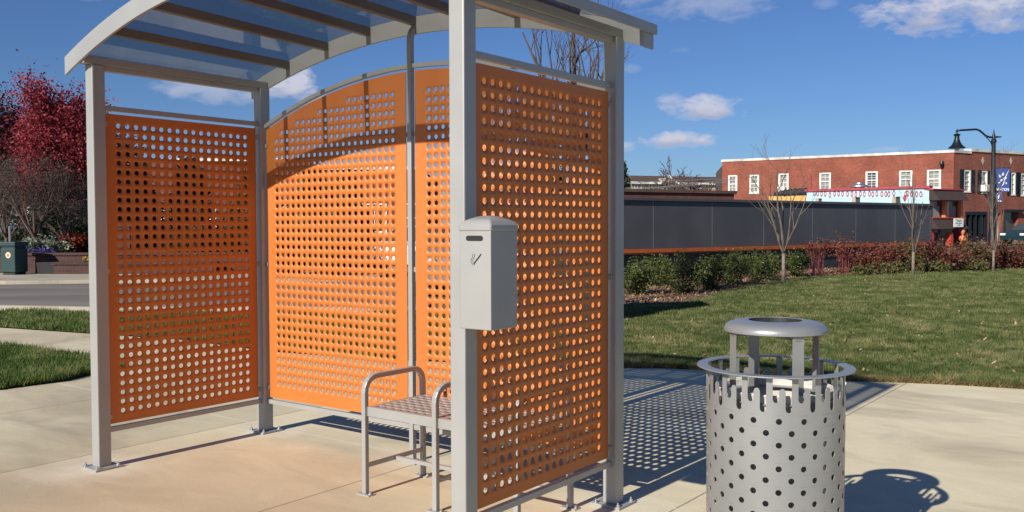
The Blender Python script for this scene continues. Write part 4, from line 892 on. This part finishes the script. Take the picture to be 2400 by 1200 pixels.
# black rolled cover on the ochre wall, roof vent
a0 = MW.sz(1814, 458)[0]; a1 = MW.sz(1888, 455)[0]
t_ = thing('rolled_cover', 'bulky black rolled cover lying on top of the ochre wall', 'cover', MW.pt(a0, MW.sz(1850, 459)[1]))
mb = MB(); pts = [MW.pt(a0 + (a1 - a0) * q, MW.sz(1850, 459)[1] + .16 + .1 * q, -.1) for q in np.linspace(0, 1, 16)]; mb.tube(pts, [.12 + .14 * math.sin(min(1, q * 2.2) * 1.57) + .05 * math.sin(q * 40) for q in np.linspace(0, 1, 16)], 9); wchild(mb.build('roll', MT['rubberblack'], smooth=True), t_)
vp = MW.pt(MW.sz(1999, 440)[0], zM, -1.0)
t_ = thing('roof_vent', 'mushroom shaped metal vent on the painted shop roof', 'vent', vp)
mb = MB(); mb.lathe([(.28, -.1), (.28, .25), (.2, .26)], 16); mb.build('stack', MT['metalblack'], t_); mb = MB(); mb.lathe([(.62, .25), (.6, .33), (.3, .45), (.28, .52), (0, .6)], 20); mb.build('hood', MT['galv'], t_, smooth=True, auto=40)
# shop front (px 2178-2256)
fa1 = MF.sz(2256, 500)[0]; zf = lambda y: MF.sz(2215, y)[1]
mb = MB(); MF.face(mb, 0, fa1, 0, zf(443), [(.12, fa1 - .1, zf(510), zf(471)), (.5, fa1 - .3, 0, zf(537))], .3); wchild(mb.build('front_wall', MT['muralred']), ms)
mb = MB(); mb.extr([MF.pt(-.05, zf(470), .0), MF.pt(-.05, zf(470), .75), MF.pt(-.05, zf(446), .25), MF.pt(-.05, zf(446), 0)], MF.e * (fa1 - .35)); wchild(mb.build('upper_awning', MT['shingle']), ms)
mb = MB(); MF.box(mb, -.1, fa1 - .1, zf(446), zf(443), -.3, .35); wchild(mb.build('awning_trim', MT['muralred']), ms)
mb = MB(); mb.extr([MF.pt(-.02, zf(536), .0), MF.pt(-.02, zf(536), .7), MF.pt(-.02, zf(512), .2), MF.pt(-.02, zf(512), 0)], MF.e * (fa1 - .35)); wchild(mb.build('lower_awning', MT['shingle']), ms)
mb = MB(); MF.box(mb, -.02, fa1 - .1, zf(512), zf(509.5), 0, .3); wchild(mb.build('awning_trim', MT['redpaint']), ms)
mb = MB(); MF.box(mb, .12, fa1 - .1, zf(510), zf(471), -.28, -.25); wchild(mb.build('upper_glass', MT['glass']), ms)
for (x0, x1, mt) in ((2186, 2209, 'seam'), (2222, 2232, 'cream'), (2233, 2248, 'seam')):
    a0, a1, z0, z1 = MF.rect(x0, x1, 483 if mt == 'seam' else 473, 509); mb = MB(); MF.box(mb, a0, a1, z0, z1, -.24, -.22); wchild(mb.build('curtain', MT[mt]), ms)
for x in (2216, 2253):
    a0, a1, z0, z1 = MF.rect(x - 2.2, x + 2.2, 471, 510); mb = MB(); MF.box(mb, a0, a1, z0, z1, -.2, .05); wchild(mb.build('window_post', MT['orangepost']), ms)
mb = MB(); MF.box(mb, .5, fa1 - .3, 0, zf(537), -.28, -.25); wchild(mb.build('doorway_glass', MT['glass']), ms)
for x, mt in ((2216, 'redpaint'), (2250, 'orangepost')):
    a0, a1, z0, z1 = MF.rect(x - 3, x + 3, 545, 580); mb = MB(); MF.box(mb, a0, a1, 0, z1, .1, .45); wchild(mb.build('porch_post', MT[mt]), ms)
a0, a1, z0, z1 = MF.rect(2209, 2231, 512, 532)
sg = thing('shop_sign', 'small white sign with faded teal lettering hanging on the brown lower awning', 'sign', MF.pt((a0 + a1) / 2, z0, .9))
mb = MB(); MF.box(mb, a0, a1, z0, z1, .76, .80); bo = wchild(mb.build('board', MT['white']), sg)
rzw = math.atan2(MF.e.y, MF.e.x)
mid = MF.pt((a0 + a1) / 2, 0, .805) - Vector(sg.location)
for txt, fz, sz_ in (('Tangles', .74, .17), ('HAIR SALON', .42, .1), ('OPEN', .2, .09)):
    text_obj('lettering', txt, sz_, MT['signtext'], sg, (mid.x, mid.y, z0 - sg.location.z + (z1 - z0) * fz), (R(90), 0, rzw), bold=.004)
# pumpkin-like orange ornament between the posts
a, z_ = MF.sz(2236, 556); t_ = thing('scarecrow_ornament', 'orange autumn ornament between the red and orange porch posts', 'ornament', MF.pt(a, z_ - .3, .6))
mb = MB(); mb.lathe([(0, 0), (.16, .05), (.24, .2), (.2, .36), (.06, .42), (.05, .5), (.12, .58), (.13, .72), (0, .82)], 12); mb.build('figure', MT['orangepost'], t_, smooth=True)
mb = MB(); mb.lathe([(.03, -1.2), (.03, .02)], 6); mb.build('stake', MT['bark'], t_)

# ------------------------------------------------------------------ low brick roofline and apartment house far off
p0 = atd(1380, 530, 37); p1 = atd(1720, 530, 40.5); LB = Wall((p0.x, p0.y), (p1.x, p1.y)); zl = LB.sz(1465, 449.5)[1]
lb = thing('low_brick_building', 'low dark brick building showing just above the charcoal wall', 'building', LB.P0)
mb = MB(); LB.box(mb, 0, LB.len, 0, zl, -8, 0); wchild(mb.build('wall', MT['brick_dark'], uvf=LB.uv()), lb)
mb = MB(); LB.box(mb, -.1, LB.len + .1, zl, zl + .12, -8.1, .1); wchild(mb.build('roof_edge', MT['brownroof']), lb)
q0 = atd(1478, 530, 150); q1 = atd(1760, 530, 158); AW = Wall((q0.x, q0.y), (q1.x, q1.y)); ze = AW.sz(1500, 426)[1]; zr = AW.sz(1500, 420)[1]
ah = thing('apartment_house', 'long tan apartment house with brown roof and chimneys on the skyline', 'building', AW.P0)
wins = [AW.rect(x, x + 7, 431, 442) for x in (1487, 1502, 1521, 1536, 1611, 1640, 1668)] + [AW.rect(1556, 1568, 430, 444)]
mb = MB(); AW.face(mb, 0, AW.len, 0, ze, wins, .2); wchild(mb.build('wall', MT['tan']), ah)
for h in wins: window(AW, h, ah, 'glass', fw=.12, muntin=(2, 1), sill=False, proud=.06)
mb = MB(); mb.extr([AW.pt(-.4, ze, .5), AW.pt(-.4, ze + 1.3, -5), AW.pt(-.4, ze, -10)], AW.e * (AW.len + .8)); rf = wchild(mb.build('roof', MT['brownroof']), ah)
mb = MB(); AW.box(mb, -.3, AW.len + .3, ze - .35, ze - .01, .3, .52); wchild(mb.build('fascia_board', MT['white']), ah)
a0, z0 = AW.sz(1543, 426); a1 = AW.sz(1574, 426)[0]; am = (a0 + a1) / 2
mb = MB(); mb.extr([AW.pt(a0, ze - .1, 1.2), AW.pt(a1, ze - .1, 1.2), AW.pt(am, AW.sz(1560, 417)[1], 1.2)], AW.n * -5); wchild(mb.build('gable', MT['tan']), ah)
mb = MB(); zt_ = AW.sz(1560, 417)[1]
for (aa, ab_) in ((a0 - .3, am), (am, a1 + .3)):
    za, zb = (ze - .3, zt_ + .1) if aa < am and ab_ == am else (zt_ + .1, ze - .3)
    mb.extr([AW.pt(aa, za, 1.25), AW.pt(ab_, zb, 1.25), AW.pt(ab_, zb + .35, 1.25), AW.pt(aa, za + .35, 1.25)], AW.n * .1)
wchild(mb.build('gable_trim', MT['white']), ah)
for x0, x1, y in ((1497, 1504, 411), (1522, 1532, 416), (1546, 1552, 417)):
    c0, c1, _, zt_ = AW.rect(x0, x1, y, y + 12); mb = MB(); AW.box(mb, c0, c1, ze - .2, zt_, -4, -2.8); o = mb.build('chimney', MT['brick_dark']); o.parent = rf
for i, (px, dp, h, seed, lab) in enumerate([(1558, 118, 12.2, 3, 'bare tree left of the gable on the skyline'), (1577, 122, 13.5, 4, 'tall bare tree rising behind the gable on the skyline'), (1603, 112, 11.2, 5, 'dark bare tree in the middle of the skyline row'), (1636, 116, 9.6, 6, 'rounded bare tree right of the skyline middle'), (1668, 110, 8.8, 7, 'low bare tree next to the brick building on the skyline'), (1525, 124, 10.0, 8, 'thin bare tree behind the chimneys on the skyline')]):
    P = atd(px, 527, dp); bare_tree(lab, (P.x, P.y, 0), h * .6, .26, seed, group='bare trees on the far skyline', clear=.3, spread=.8, maxl=3, mat='bark_twig', kn=(3, 5), minr=.035)
for i, (px, dp, h, w) in enumerate([(1590, 84, 5.4, 2.6), (1632, 86, 5.0, 3.0), (1672, 84, 4.8, 2.6)]):
    P = atd(px, 527, dp); shrub(['brown brushy thicket below the gable', 'wide brown thicket in the middle of the far row', 'brown thicket next to the brick building'][i], (P.x, P.y, 0), h, w, 150 + i, 'leaf_brush', 2600, .16, group='brushy thickets before the apartment house', name='thicket', ns=30)
def conifer(label, base, h, w, seed, name='evergreen_tree', group=None, n=9000, mat='leaf_dark', size=.14):
    rg = np.random.default_rng(seed); t_ = thing(name, label, 'tree', base, 0, group); mb = MB(); mb.tube([(0, 0, -.05), (0, 0, h * .95)], [h * .018, .02], 7); pts = []
    nb = 90
    for k in range(nb):
        f = (k + .5) / nb; z_ = h * (.06 + .92 * f); rr = w * (1 - f) ** .8 * (.75 + .35 * rg.random()) + .05; a = k * 2.399
        e_ = Vector((math.cos(a) * rr, math.sin(a) * rr, z_ - rr * .18)); mb.tube([(0, 0, z_), e_], [.03, .008], 3, cap=False)
        for s_ in np.linspace(.25, 1, 7): pts.append(Vector((0, 0, z_)).lerp(e_, s_))
    mb.build('trunk', MT['bark'], t_); leaves('crown', pts, max(1, n // len(pts)), w * .085, size, MT[mat], t_, rg); return t_
P = atd(1455, 527, 88); conifer('dark pointed evergreen just right of the shelter corner post', (P.x, P.y, 0), 7.5, 2.0, 4)
# overhead cables across the skyline
for i, (y0, y1, y2) in enumerate(((441, 439, 421), (444, 441, 426), (437, 425, 419))):
    a = atd(1300, y0 + 3, 60); m_ = atd(1540, y1, 64); b_ = atd(1720, y2, 68)
    mb = MB(); mb.tube([a.lerp(m_, q) if q <= 1 else m_.lerp(b_, q - 1) for q in np.linspace(0, 2, 13)], .02, 4)
    tag(mb.build('overhead_cable', MT['wire']), ['lowest cable strung across the apartment house', 'middle cable strung across the apartment house', 'upper cable strung towards the brick building roof'][i], 'cable', 'cables above the charcoal wall')

# ------------------------------------------------------------------ street lamp with banners
LD = 36.0; lp = atd(2326, 530, LD); kx = LD / F_PX
def LX(px): return (px - 2326) * kx
def LZ(py): return atd(2326, py, LD).z
lm = thing('street_lamp', 'black ornate street lamp with bell shaped shade and blue banners', 'street lamp', (lp.x, lp.y, 0))
mb = MB(); mb.lathe([(.24, 0), (.24, .25), (.17, .4), (.15, 1.1), (.125, 1.2), (.115, 3.2), (.085, LZ(400)), (.075, LZ(335)), (.1, LZ(334)), (.1, LZ(328)), (.07, LZ(326)), (.06, LZ(318)), (.03, LZ(312)), (.012, LZ(304)), (0, LZ(303))], 14); mb.build('pole', MT['metalblack'], lm, smooth=True, auto=40)
arm = [(2344, 321), (2334, 321), (2326, 322), (2316, 321.5), (2307, 318), (2299, 311), (2292, 305.5), (2284, 303), (2268, 304), (2250, 305), (2240, 306)]
mb = MB(); mb.tube([(LX(x), 0, LZ(y)) for x, y in arm], [.02, .035] + [.04] * 9, 8); mb.build('arm', MT['metalblack'], lm, smooth=True)
mb = MB(); mb.tube([(LX(x), 0, LZ(y)) for x, y in ((2303, 316), (2313, 326), (2320, 335), (2323, 345))], .018, 6); mb.build('brace', MT['metalblack'], lm, smooth=True)
mb = MB(); cx = LX(2240); z9 = LZ(306); s9 = kx
mb.lathe([(0, 6 * s9), (.5 * s9, 3 * s9), (3.2 * s9, 0), (3 * s9, -2.5 * s9), (1.2 * s9, -3.5 * s9), (1.2 * s9, -7 * s9)], 12, (cx, 0, z9)); mb.build('finial', MT['metalblack'], lm, smooth=True)
mb = MB(); mb.lathe([(0, -6.5 * s9), (4 * s9, -7 * s9), (8 * s9, -9 * s9), (7 * s9, -11 * s9), (5.2 * s9, -12.5 * s9), (5.5 * s9, -19 * s9), (8 * s9, -27 * s9), (12 * s9, -34 * s9), (19 * s9, -40 * s9), (18.5 * s9, -41 * s9), (11 * s9, -38 * s9), (0, -36 * s9)], 24, (cx, 0, z9)); shd = mb.build('lamp_shade', MT['metalblack'], lm, smooth=True, auto=45)
mb = MB(); mb.lathe([(7 * s9, -40 * s9), (6.5 * s9, -43 * s9), (3.5 * s9, -46 * s9), (0, -47 * s9)], 16, (cx, 0, z9)); mb.build('bulb_glass', MT['lampclear'], shd, smooth=True)
def banner(x0, x1, y0, y1, lab, nm):
    w = (x1 - x0) * kx; h = LZ(y0) - LZ(y1); bx = LX(x0); bz = LZ(y1)
    t_ = thing('banner', lab, 'banner', (lp.x + bx, lp.y, bz), 0, 'blue banners on the street lamp'); mb = MB(); mb.box((0, -.01, 0), (w, .01, h)); cl = mb.build('cloth', MT['bannerblue'], t_)
    mb = MB(); mb.tube([(-.16, .0, h + .02), (w + .02, 0, h + .02)], .014, 6); mb.build('rod', MT['metalblack'], t_)
    text_obj('lettering', 'VINTON', w * .27, MT['white'], t_, (w * .5, -.013, h * .10), (R(90), 0, 0), bold=.004, sx=.92)
    rg = np.random.default_rng(2)
    # white blossom emblem: petals and a sweeping stem
    for (px_, pz_, ra, rb, an) in ((.26, .66, .15, .09, 2.2), (.50, .74, .15, .09, 1.4), (.40, .48, .15, .09, 3.9), (.66, .56, .15, .085, .3), (.24, .38, .11, .06, 3.3), (.75, .36, .12, .055, 1.9)):
        mb = MB(); pts = []
        for q in np.linspace(0, 6.283, 15)[:-1]:
            r_ = 1 - .28 * abs(math.sin(q * 1.5)); u_, v_ = math.cos(q) * ra * r_, math.sin(q) * rb * r_
            pts.append((w * (px_ + u_ * math.cos(an) - v_ * math.sin(an)), -.0125, h * (pz_ + .02) + w * (u_ * math.sin(an) + v_ * math.cos(an))))
        mb.extr(pts, (0, .002, 0)); mb.build('emblem_petal', MT['white'], t_)
    mb = MB(); mb.tube([(w * .38, -.013, h * .22), (w * .55, -.013, h * .34), (w * .68, -.013, h * .62), (w * .92, -.013, h * .92)], [.012, .018, .016, .006], 5); mb.build('emblem_stem', MT['white'], t_)
banner(2333, 2364, 395, 450, 'large blue banner with white emblem hanging from the lamp pole', 0)
banner(2329, 2346, 448, 474, 'small blue banner below the large one on the lamp pole', 1)

# low pale bench wall right of the hedge (px 2325-2400, y 592-600)
P0_ = atd(2322, 596, 33); P1_ = atd(2480, 592, 35); BWl = Wall((P0_.x, P0_.y), (P1_.x, P1_.y))
t_ = thing('low_garden_wall', 'low wall with a pale stone cap at the right behind the hedge', 'wall', BWl.P0)
mb = MB(); BWl.box(mb, 0, BWl.len, 0, .36, -.35, 0); wchild(mb.build('wall', MT['brick_planter'], uvf=BWl.uv()), t_); mb = MB(); BWl.box(mb, -.05, BWl.len, .36, .47, -.4, .05); wchild(mb.build('cap', MT['coping']), t_)

# ------------------------------------------------------------------ cars
def car(label, loc, rz, paint, group='cars beyond the shelter', text=None):
    t_ = thing('parked_car', label, 'car', loc, rz, group)
    prof = [(-2.25, .35), (-2.28, .62), (-2.15, .88), (-1.2, .98), (-.55, 1.40), (.65, 1.44), (1.45, 1.02), (2.15, .95), (2.28, .7), (2.25, .35)]
    mb = MB(); n = len(prof); rows = [(-.86, .94), (-.9, 1), (.9, 1), (.86, .94)]; v = []
    for (y, s_) in rows:
        for (x, z_) in prof:
            yy = y * (.82 if z_ > 1.2 else (.97 if z_ > .9 else 1)); v.append((x * (s_ if abs(y) < .88 else 1), yy, .35 + (z_ - .35) * (1 if s_ == 1 else .985)))
    f = [tuple(range(n))[::-1]] + [tuple(3 * n + i for i in range(n))]
    for r_ in range(3):
        for i in range(n): f.append((r_ * n + i, r_ * n + (i + 1) % n, (r_ + 1) * n + (i + 1) % n, (r_ + 1) * n + i))
    mb.add(v, f); body = mb.build('body', paint, t_, bevel=.05, smooth=True, auto=35)
    for s_ in (-1, 1):
        for pts in ([(-1.02, 1.02), (-.52, 1.34), (-.02, 1.37), (-.02, 1.02)], [(.04, 1.02), (.04, 1.37), (.62, 1.37), (1.22, 1.04)]):
            mb = MB(); mb.extr([(x, s_ * (.885 if z_ < 1.2 else .772), z_) for x, z_ in pts], (0, s_ * .012, .0)); mb.build('side_window', MT['glass'], t_)
    mb = MB(); mb.add([(-1.22, -.78, 1.0), (-1.22, .78, 1.0), (-.62, .68, 1.385), (-.62, -.68, 1.385)], [(0, 1, 2, 3)]); mb.build('windscreen', MT['glass'], t_)
    mb = MB(); mb.add([(1.46, -.78, 1.05), (1.46, .78, 1.05), (.74, .68, 1.43), (.74, -.68, 1.43)], [(3, 2, 1, 0)]); mb.build('rear_window', MT['glass'], t_)
    for x in (-1.4, 1.35):
        for s_ in (-1, 1):
            mb = MB(); prof_ = [(.2, -.11), (.32, -.11), (.335, -.06), (.335, .06), (.32, .11), (.2, .11)]
            k = 18; v = []; f = []
            for i in range(k):
                a = 6.283 * i / k
                for r_, y in prof_: v.append((x + r_ * math.cos(a), s_ * .82 + y, .335 + r_ * math.sin(a)))
            m_ = len(prof_)
            for i in range(k):
                for q in range(m_ - 1): f.append((i * m_ + q, ((i + 1) % k) * m_ + q, ((i + 1) % k) * m_ + q + 1, i * m_ + q + 1))
            mb.add(v, f); ty = mb.build('tyre', MT['rubberblack'], t_); mb = MB(); mb.tube([(x, s_ * .82 - .1, .335), (x, s_ * .82 + .1, .335)], .205, 14); mb.build('rim', MT['rim'], ty)
    for s_ in (-1, 1):
        mb = MB(); mb.box((-2.3, s_ * .68 - .18, .66), (-2.2, s_ * .68 + .18, .8)); mb.build('headlight', MT['lampclear'], t_); mb = MB(); mb.box((2.19, s_ * .7 - .14, .7), (2.3, s_ * .7 + .14, .86)); mb.build('tail_light', MT['lampred'], t_)
    if text: text_obj('lettering', text, .42, MT['white'], t_, (0, -.93, .72), (R(90), 0, 0), bold=.012)
    return t_
car('navy and white police car parked behind the brick planter', (-18.2, 33.5, .09), 0.05, MT['carnavy'], text='POLICE')
car('white car parked behind the flower bed at far left', (-22.5, 40, .09), .1, MT['carwhite'])
car('white car seen through the rear panel beside the centre pole', (-2.6, 27.5, 0), R(70), MT['carwhite'])
car('grey blue car behind the shelter, closest on the street', (-1.2, 20.0, 0), R(95), MT['cargrey'])
car('red car on the street seen through the panel holes', (-.1, 33.0, 0), R(80), MT['carred'])
P = atd(2385, 560, 62); car('dark teal car parked by the brick front at the right edge', (P.x + 1.0, P.y, 0), R(30), MT['carteal'])

# made-up unseen cabinet, added to cast the shadow on the lawn beside the shelter
t_ = thing('added_shadow_cabinet', 'added unseen cabinet behind the shelter casting a shadow on the lawn', 'added shadow caster', (.62, 13.5, 0))
mb = MB(); mb.box((-.62, -.36, .08), (.62, .36, 1.96)); mb.box((-.66, -.4, 1.96), (.66, .4, 2.02)); mb.build('case', MT['greenbin'], t_, bevel=.01)  # case of the added unseen cabinet
mb = MB(); mb.box((-.66, -.4, -.02), (.66, .4, .08)); mb.build('added_plinth', MT['sidewalk'], t_)
for x in (-.6, .01): mb = MB(); mb.box((x, -.375, .14), (x + .59, -.3605, 1.9)); dd = mb.build('door', MT['greenbin'], t_, bevel=.003); mb = MB(); mb.box((x + (.5 if x < 0 else .05), -.4, .95), (x + (.53 if x < 0 else .08), -.375, 1.1)); mb.build('added_handle', MT['galv'], dd)

# ------------------------------------------------------------------ left side: planters, bin, trees
D0 = 26.2
def bx_wall(name, label, x0, x1, y0, z1, dep, z0=.09, cap=True, mat='brick_planter'):
    W = Wall((x0, y0), (x1, y0)); t_ = thing(name, label, 'wall', (x0, y0, z0)); mb = MB(); W.box(mb, 0, x1 - x0, z0, z1, -dep, 0); wchild(mb.build('wall', MT[mat], uvf=W.uv()), t_)
    if cap: mb = MB(); W.box(mb, -.04, x1 - x0 + .04, z1, z1 + .07, -dep - .04, .04); wchild(mb.build('cap', MT['brick_planter'] if cap is True else MT[cap], uvf=W.uv()), t_)
    return t_
bx_wall('planter_wall', 'long low brick planter wall across the road', -34, -6.5, D0 + .3, .60, .35)
bx_wall('planter_step', 'short lower brick planter in front of the long one', -12.95, -8.4, D0 - .35, .36, .6)
bx_wall('brick_pillar', 'square brick pillar standing behind the planter', -13.0, -11.9, 28.5, 1.42, 1.0)
sheet('planter_soil', [(-34, D0 + .66), (-6.5, D0 + .66), (-6.5, 36), (-34, 36)], .5, MT['mulch'])
mb = MB(); mb.box((-34, D0 + .66, .08), (-6.5, 29.5, .49)); tag(mb.build('planter_bed', MT['soil']), kind='structure')
P = atd(41, 640, 25.9); gb = thing('green_litter_bin', 'dark green square litter bin with a round white emblem by the planter', 'litter bin', (P.x, 25.75, .09), R(-14))
mb = MB(); mb.box((-.24, -.24, .07), (.24, .24, .74)); mb.build('body', MT['greenbin'], gb, bevel=.02)
mb = MB(); mb.box((-.26, -.26, .80), (.26, .26, .92)); mb.box((-.22, -.22, .74), (.22, .22, .80)); mb.build('hood', MT['greenbin'], gb, bevel=.02)
mb = MB(); mb.box((-.2, -.2, .0), (.2, .2, .07)); mb.build('foot', MT['rubberblack'], gb)
mb = MB(); mb.tube([(.02, -.2415, .55), (.02, -.247, .55)], .085, 20); em = mb.build('emblem', MT['cream'], gb)
mb = MB(); mb.tube([(.02, -.2472, .55), (.02, -.2495, .55)], .045, 14); mb.build('emblem_centre', MT['orangepost'], em)
P = atd(115, 640, 26.1); t_ = thing('flower_trough', 'black square planter trough against the brick wall', 'planter', (P.x, 26.1, .09))
mb = MB(); w = .26
mb.add([(-w * .9, -w * .7, 0), (w * .9, -w * .7, 0), (w * .9, w * .5, 0), (-w * .9, w * .5, 0), (-w, -w * .8, .33), (w, -w * .8, .33), (w, w * .55, .33), (-w, w * .55, .33)], [(0, 3, 2, 1), (4, 5, 6, 7), (0, 1, 5, 4), (1, 2, 6, 5), (2, 3, 7, 6), (3, 0, 4, 7)]); mb.build('trough', MT['rubberblack'], t_, bevel=.01)
P = atd(23.5, 560, 27.5); t_ = thing('sign_post', 'thin grey metal post rising behind the green bin', 'post', (P.x, P.y, .1)); mb = MB(); mb.tube([(0, 0, 0), (0, 0, 1.35)], .035, 6); mb.build('post', MT['seam'], t_)
def S_(px, y, D, z=.5): p = atd(px, y, D); return (p.x, p.y, z)
leafy_tree('dull red leaved tree at the left edge of the view', S_(10, 540, 34), 4.5, .13, 41, 'leaf_dullred', 40, .05, .30, group='red leaved trees across the road', maxl=3, n=7, spread=.5, squash=1.3)
leafy_tree('bright crimson tree beside the left shelter post', S_(146, 540, 33), 4.6, .14, 42, 'leaf_red', 60, .052, .28, group='red leaved trees across the road', maxl=3, n=7, spread=.42, squash=1.3)
leafy_tree('half bare reddish tree between the dull and the crimson one', S_(82, 540, 38), 5.0, .12, 43, 'leaf_dullred', 14, .055, .34, group='red leaved trees across the road', maxl=3, n=6, spread=.4)
leafy_tree('crimson tree mostly hidden behind the left perforated panel', S_(262, 540, 36), 3.3, .13, 44, 'leaf_dullred', 30, .065, .34, group='red leaved trees across the road', n=6)
for i, (px, D, h, lab) in enumerate([(82, 28.6, 2.7, 'low twiggy bare tree in the planter bed'), (150, 29.5, 2.5, 'twiggy bare tree below the crimson tree'), (15, 30, 2.6, 'twiggy bare tree at the left edge')]):
    tt, tips_, rg_ = bare_tree(lab, S_(px, 575, D), h, .06, 70 + i, group='twiggy bare trees in the planter', clear=.22, spread=.75, maxl=4, mat='bark_twig', kn=(3, 4), minr=.005, trunk=7, upb=.06); leaves('dead_leaves', [p_ for p_, l_ in tips_], 5, .16, .018, MT['leaf_brush'], tt, rg_)
for i, (px, D, h, w, lf, lab) in enumerate([(95, 28.6, .62, .5, 'leaf_white', 'silvery white shrub left of the planter trough'), (132, 28.9, .6, .5, 'leaf_white', 'silvery white shrub by the brick pillar'), (78, 28.4, .4, .3, 'leaf_white', 'small silvery shrub at the tree foot'),
        (165, 29.3, .75, .45, 'leaf_fire', 'scarlet round shrub in front of the brick pillar'), (125, 31.5, 1.7, 1.3, 'leaf_dark', 'dark evergreen shrub behind the silvery ones'), (175, 33.5, 1.9, 1.6, 'leaf_dark', 'tall dark evergreen shrub behind the brick pillar'), (40, 32.2, .7, 1.0, 'leaf_dark', 'dark low shrub in front of the police car')]):
    shrub(lab, S_(px, 575, D, .5), h, w, 200 + i, lf, 2600, .045 if lf != 'leaf_dark' else .07, group='shrubs in the brick planter bed', ns=12)
for i, (px, D) in enumerate([(8, 27.3), (98, 27.4), (52, 27.5), (-20, 27.4)]):
    shrub(['clump of violet pansies left of the green bin', 'clump of violet pansies above the trough', 'violet pansies behind the green bin', 'violet pansies outside the left edge'][i], S_(px, 590, D, .5), .26, .42, 230 + i, 'petal', 900, .035, group='violet flowers in the planter', name='flower_clump', cat='flowers', ns=8)
shrub('clump of yellow flowers by the left shelter post', S_(203, 606, 26.0, .42), .16, .18, 240, 'leaf_yellow' if 'leaf_yellow' in MT else 'leaf_white', 260, .03, name='flower_clump', cat='flowers', ns=6)

# ------------------------------------------------------------------ buildings and trees seen through the panels
def simple_block(label, x0, x1, y0, dep, h, mat, nwin, name='brick_shop', group=None, z0=0.09, wz=((1.0, 2.4),)):
    W = Wall((x0, y0), (x1, y0)); t_ = thing(name, label, 'building', (x0, y0, z0), 0, group); hs_ = []
    for (a_, b_) in wz:
        for i in range(nwin):
            c = (x1 - x0) * (i + .5) / nwin; hs_.append((c - .55, c + .55, z0 + a_, z0 + b_))
    mb = MB(); W.face(mb, 0, x1 - x0, z0, h, hs_, .2); wchild(mb.build('wall', MT[mat], uvf=W.uv()), t_)
    for h_ in hs_: window(W, h_, t_, 'glass', muntin=(2, 1))
    mb = MB(); mb.box((x0 + .02, y0 + .25, z0), (x1 - .02, y0 + dep, h - .1)); wchild(mb.build('core', MT['brick_dark']), t_)
    mb = MB(); W.box(mb, -.1, x1 - x0 + .1, h, h + .15, -.5, .1); wchild(mb.build('coping', MT['coping']), t_)
simple_block('long brick shop building seen through the left perforated panel', -27, -11, 50, 9, 4.95, 'brick_dark', 7)
simple_block('brick building seen through the rear perforated panel', -10.6, -4.2, 44, 9, 4.1, 'brick_dark', 4)
for i, (x, y, h, w) in enumerate([(-15.5, 38, 3.7, 1.8), (-12.6, 36, 3.9, 1.6), (-9.4, 34, 3.5, 1.9), (-7.2, 33, 3.3, 1.7), (-5.4, 30, 3.0, 1.3), (2.2, 48, 4.2, 2.4), (5.5, 50, 4.2, 2.4), (-17.8, 37, 3.5, 1.6)]):
    conifer(['evergreen in the middle of the left panel', 'tall evergreen right of the middle of the left panel', 'evergreen just right of the rear left post', 'evergreen seen low in the rear panel', 'small evergreen near the street in the rear panel', 'evergreen far behind the rear right panel', 'evergreen farthest right behind the rear panel', 'evergreen at the left of the left panel'][i],
            (x, y, .09), h, w, 300 + i, group='dark evergreens behind the shelter', n=5000, size=.12)
for i, (x, y) in enumerate([(-9.5, 27.6), (-8.0, 27.5), (-6.2, 25.2), (-5.0, 25.0)]):
    shrub(['dark shrub behind the planter wall by the rear left post', 'second dark shrub behind the planter wall', 'dark shrub on the sidewalk edge', 'last dark shrub near the street corner'][i], (x, y, .09), 1.5, .9, 330 + i, 'leaf_dark', 2600, .06, group='dark shrubs along the far sidewalk')
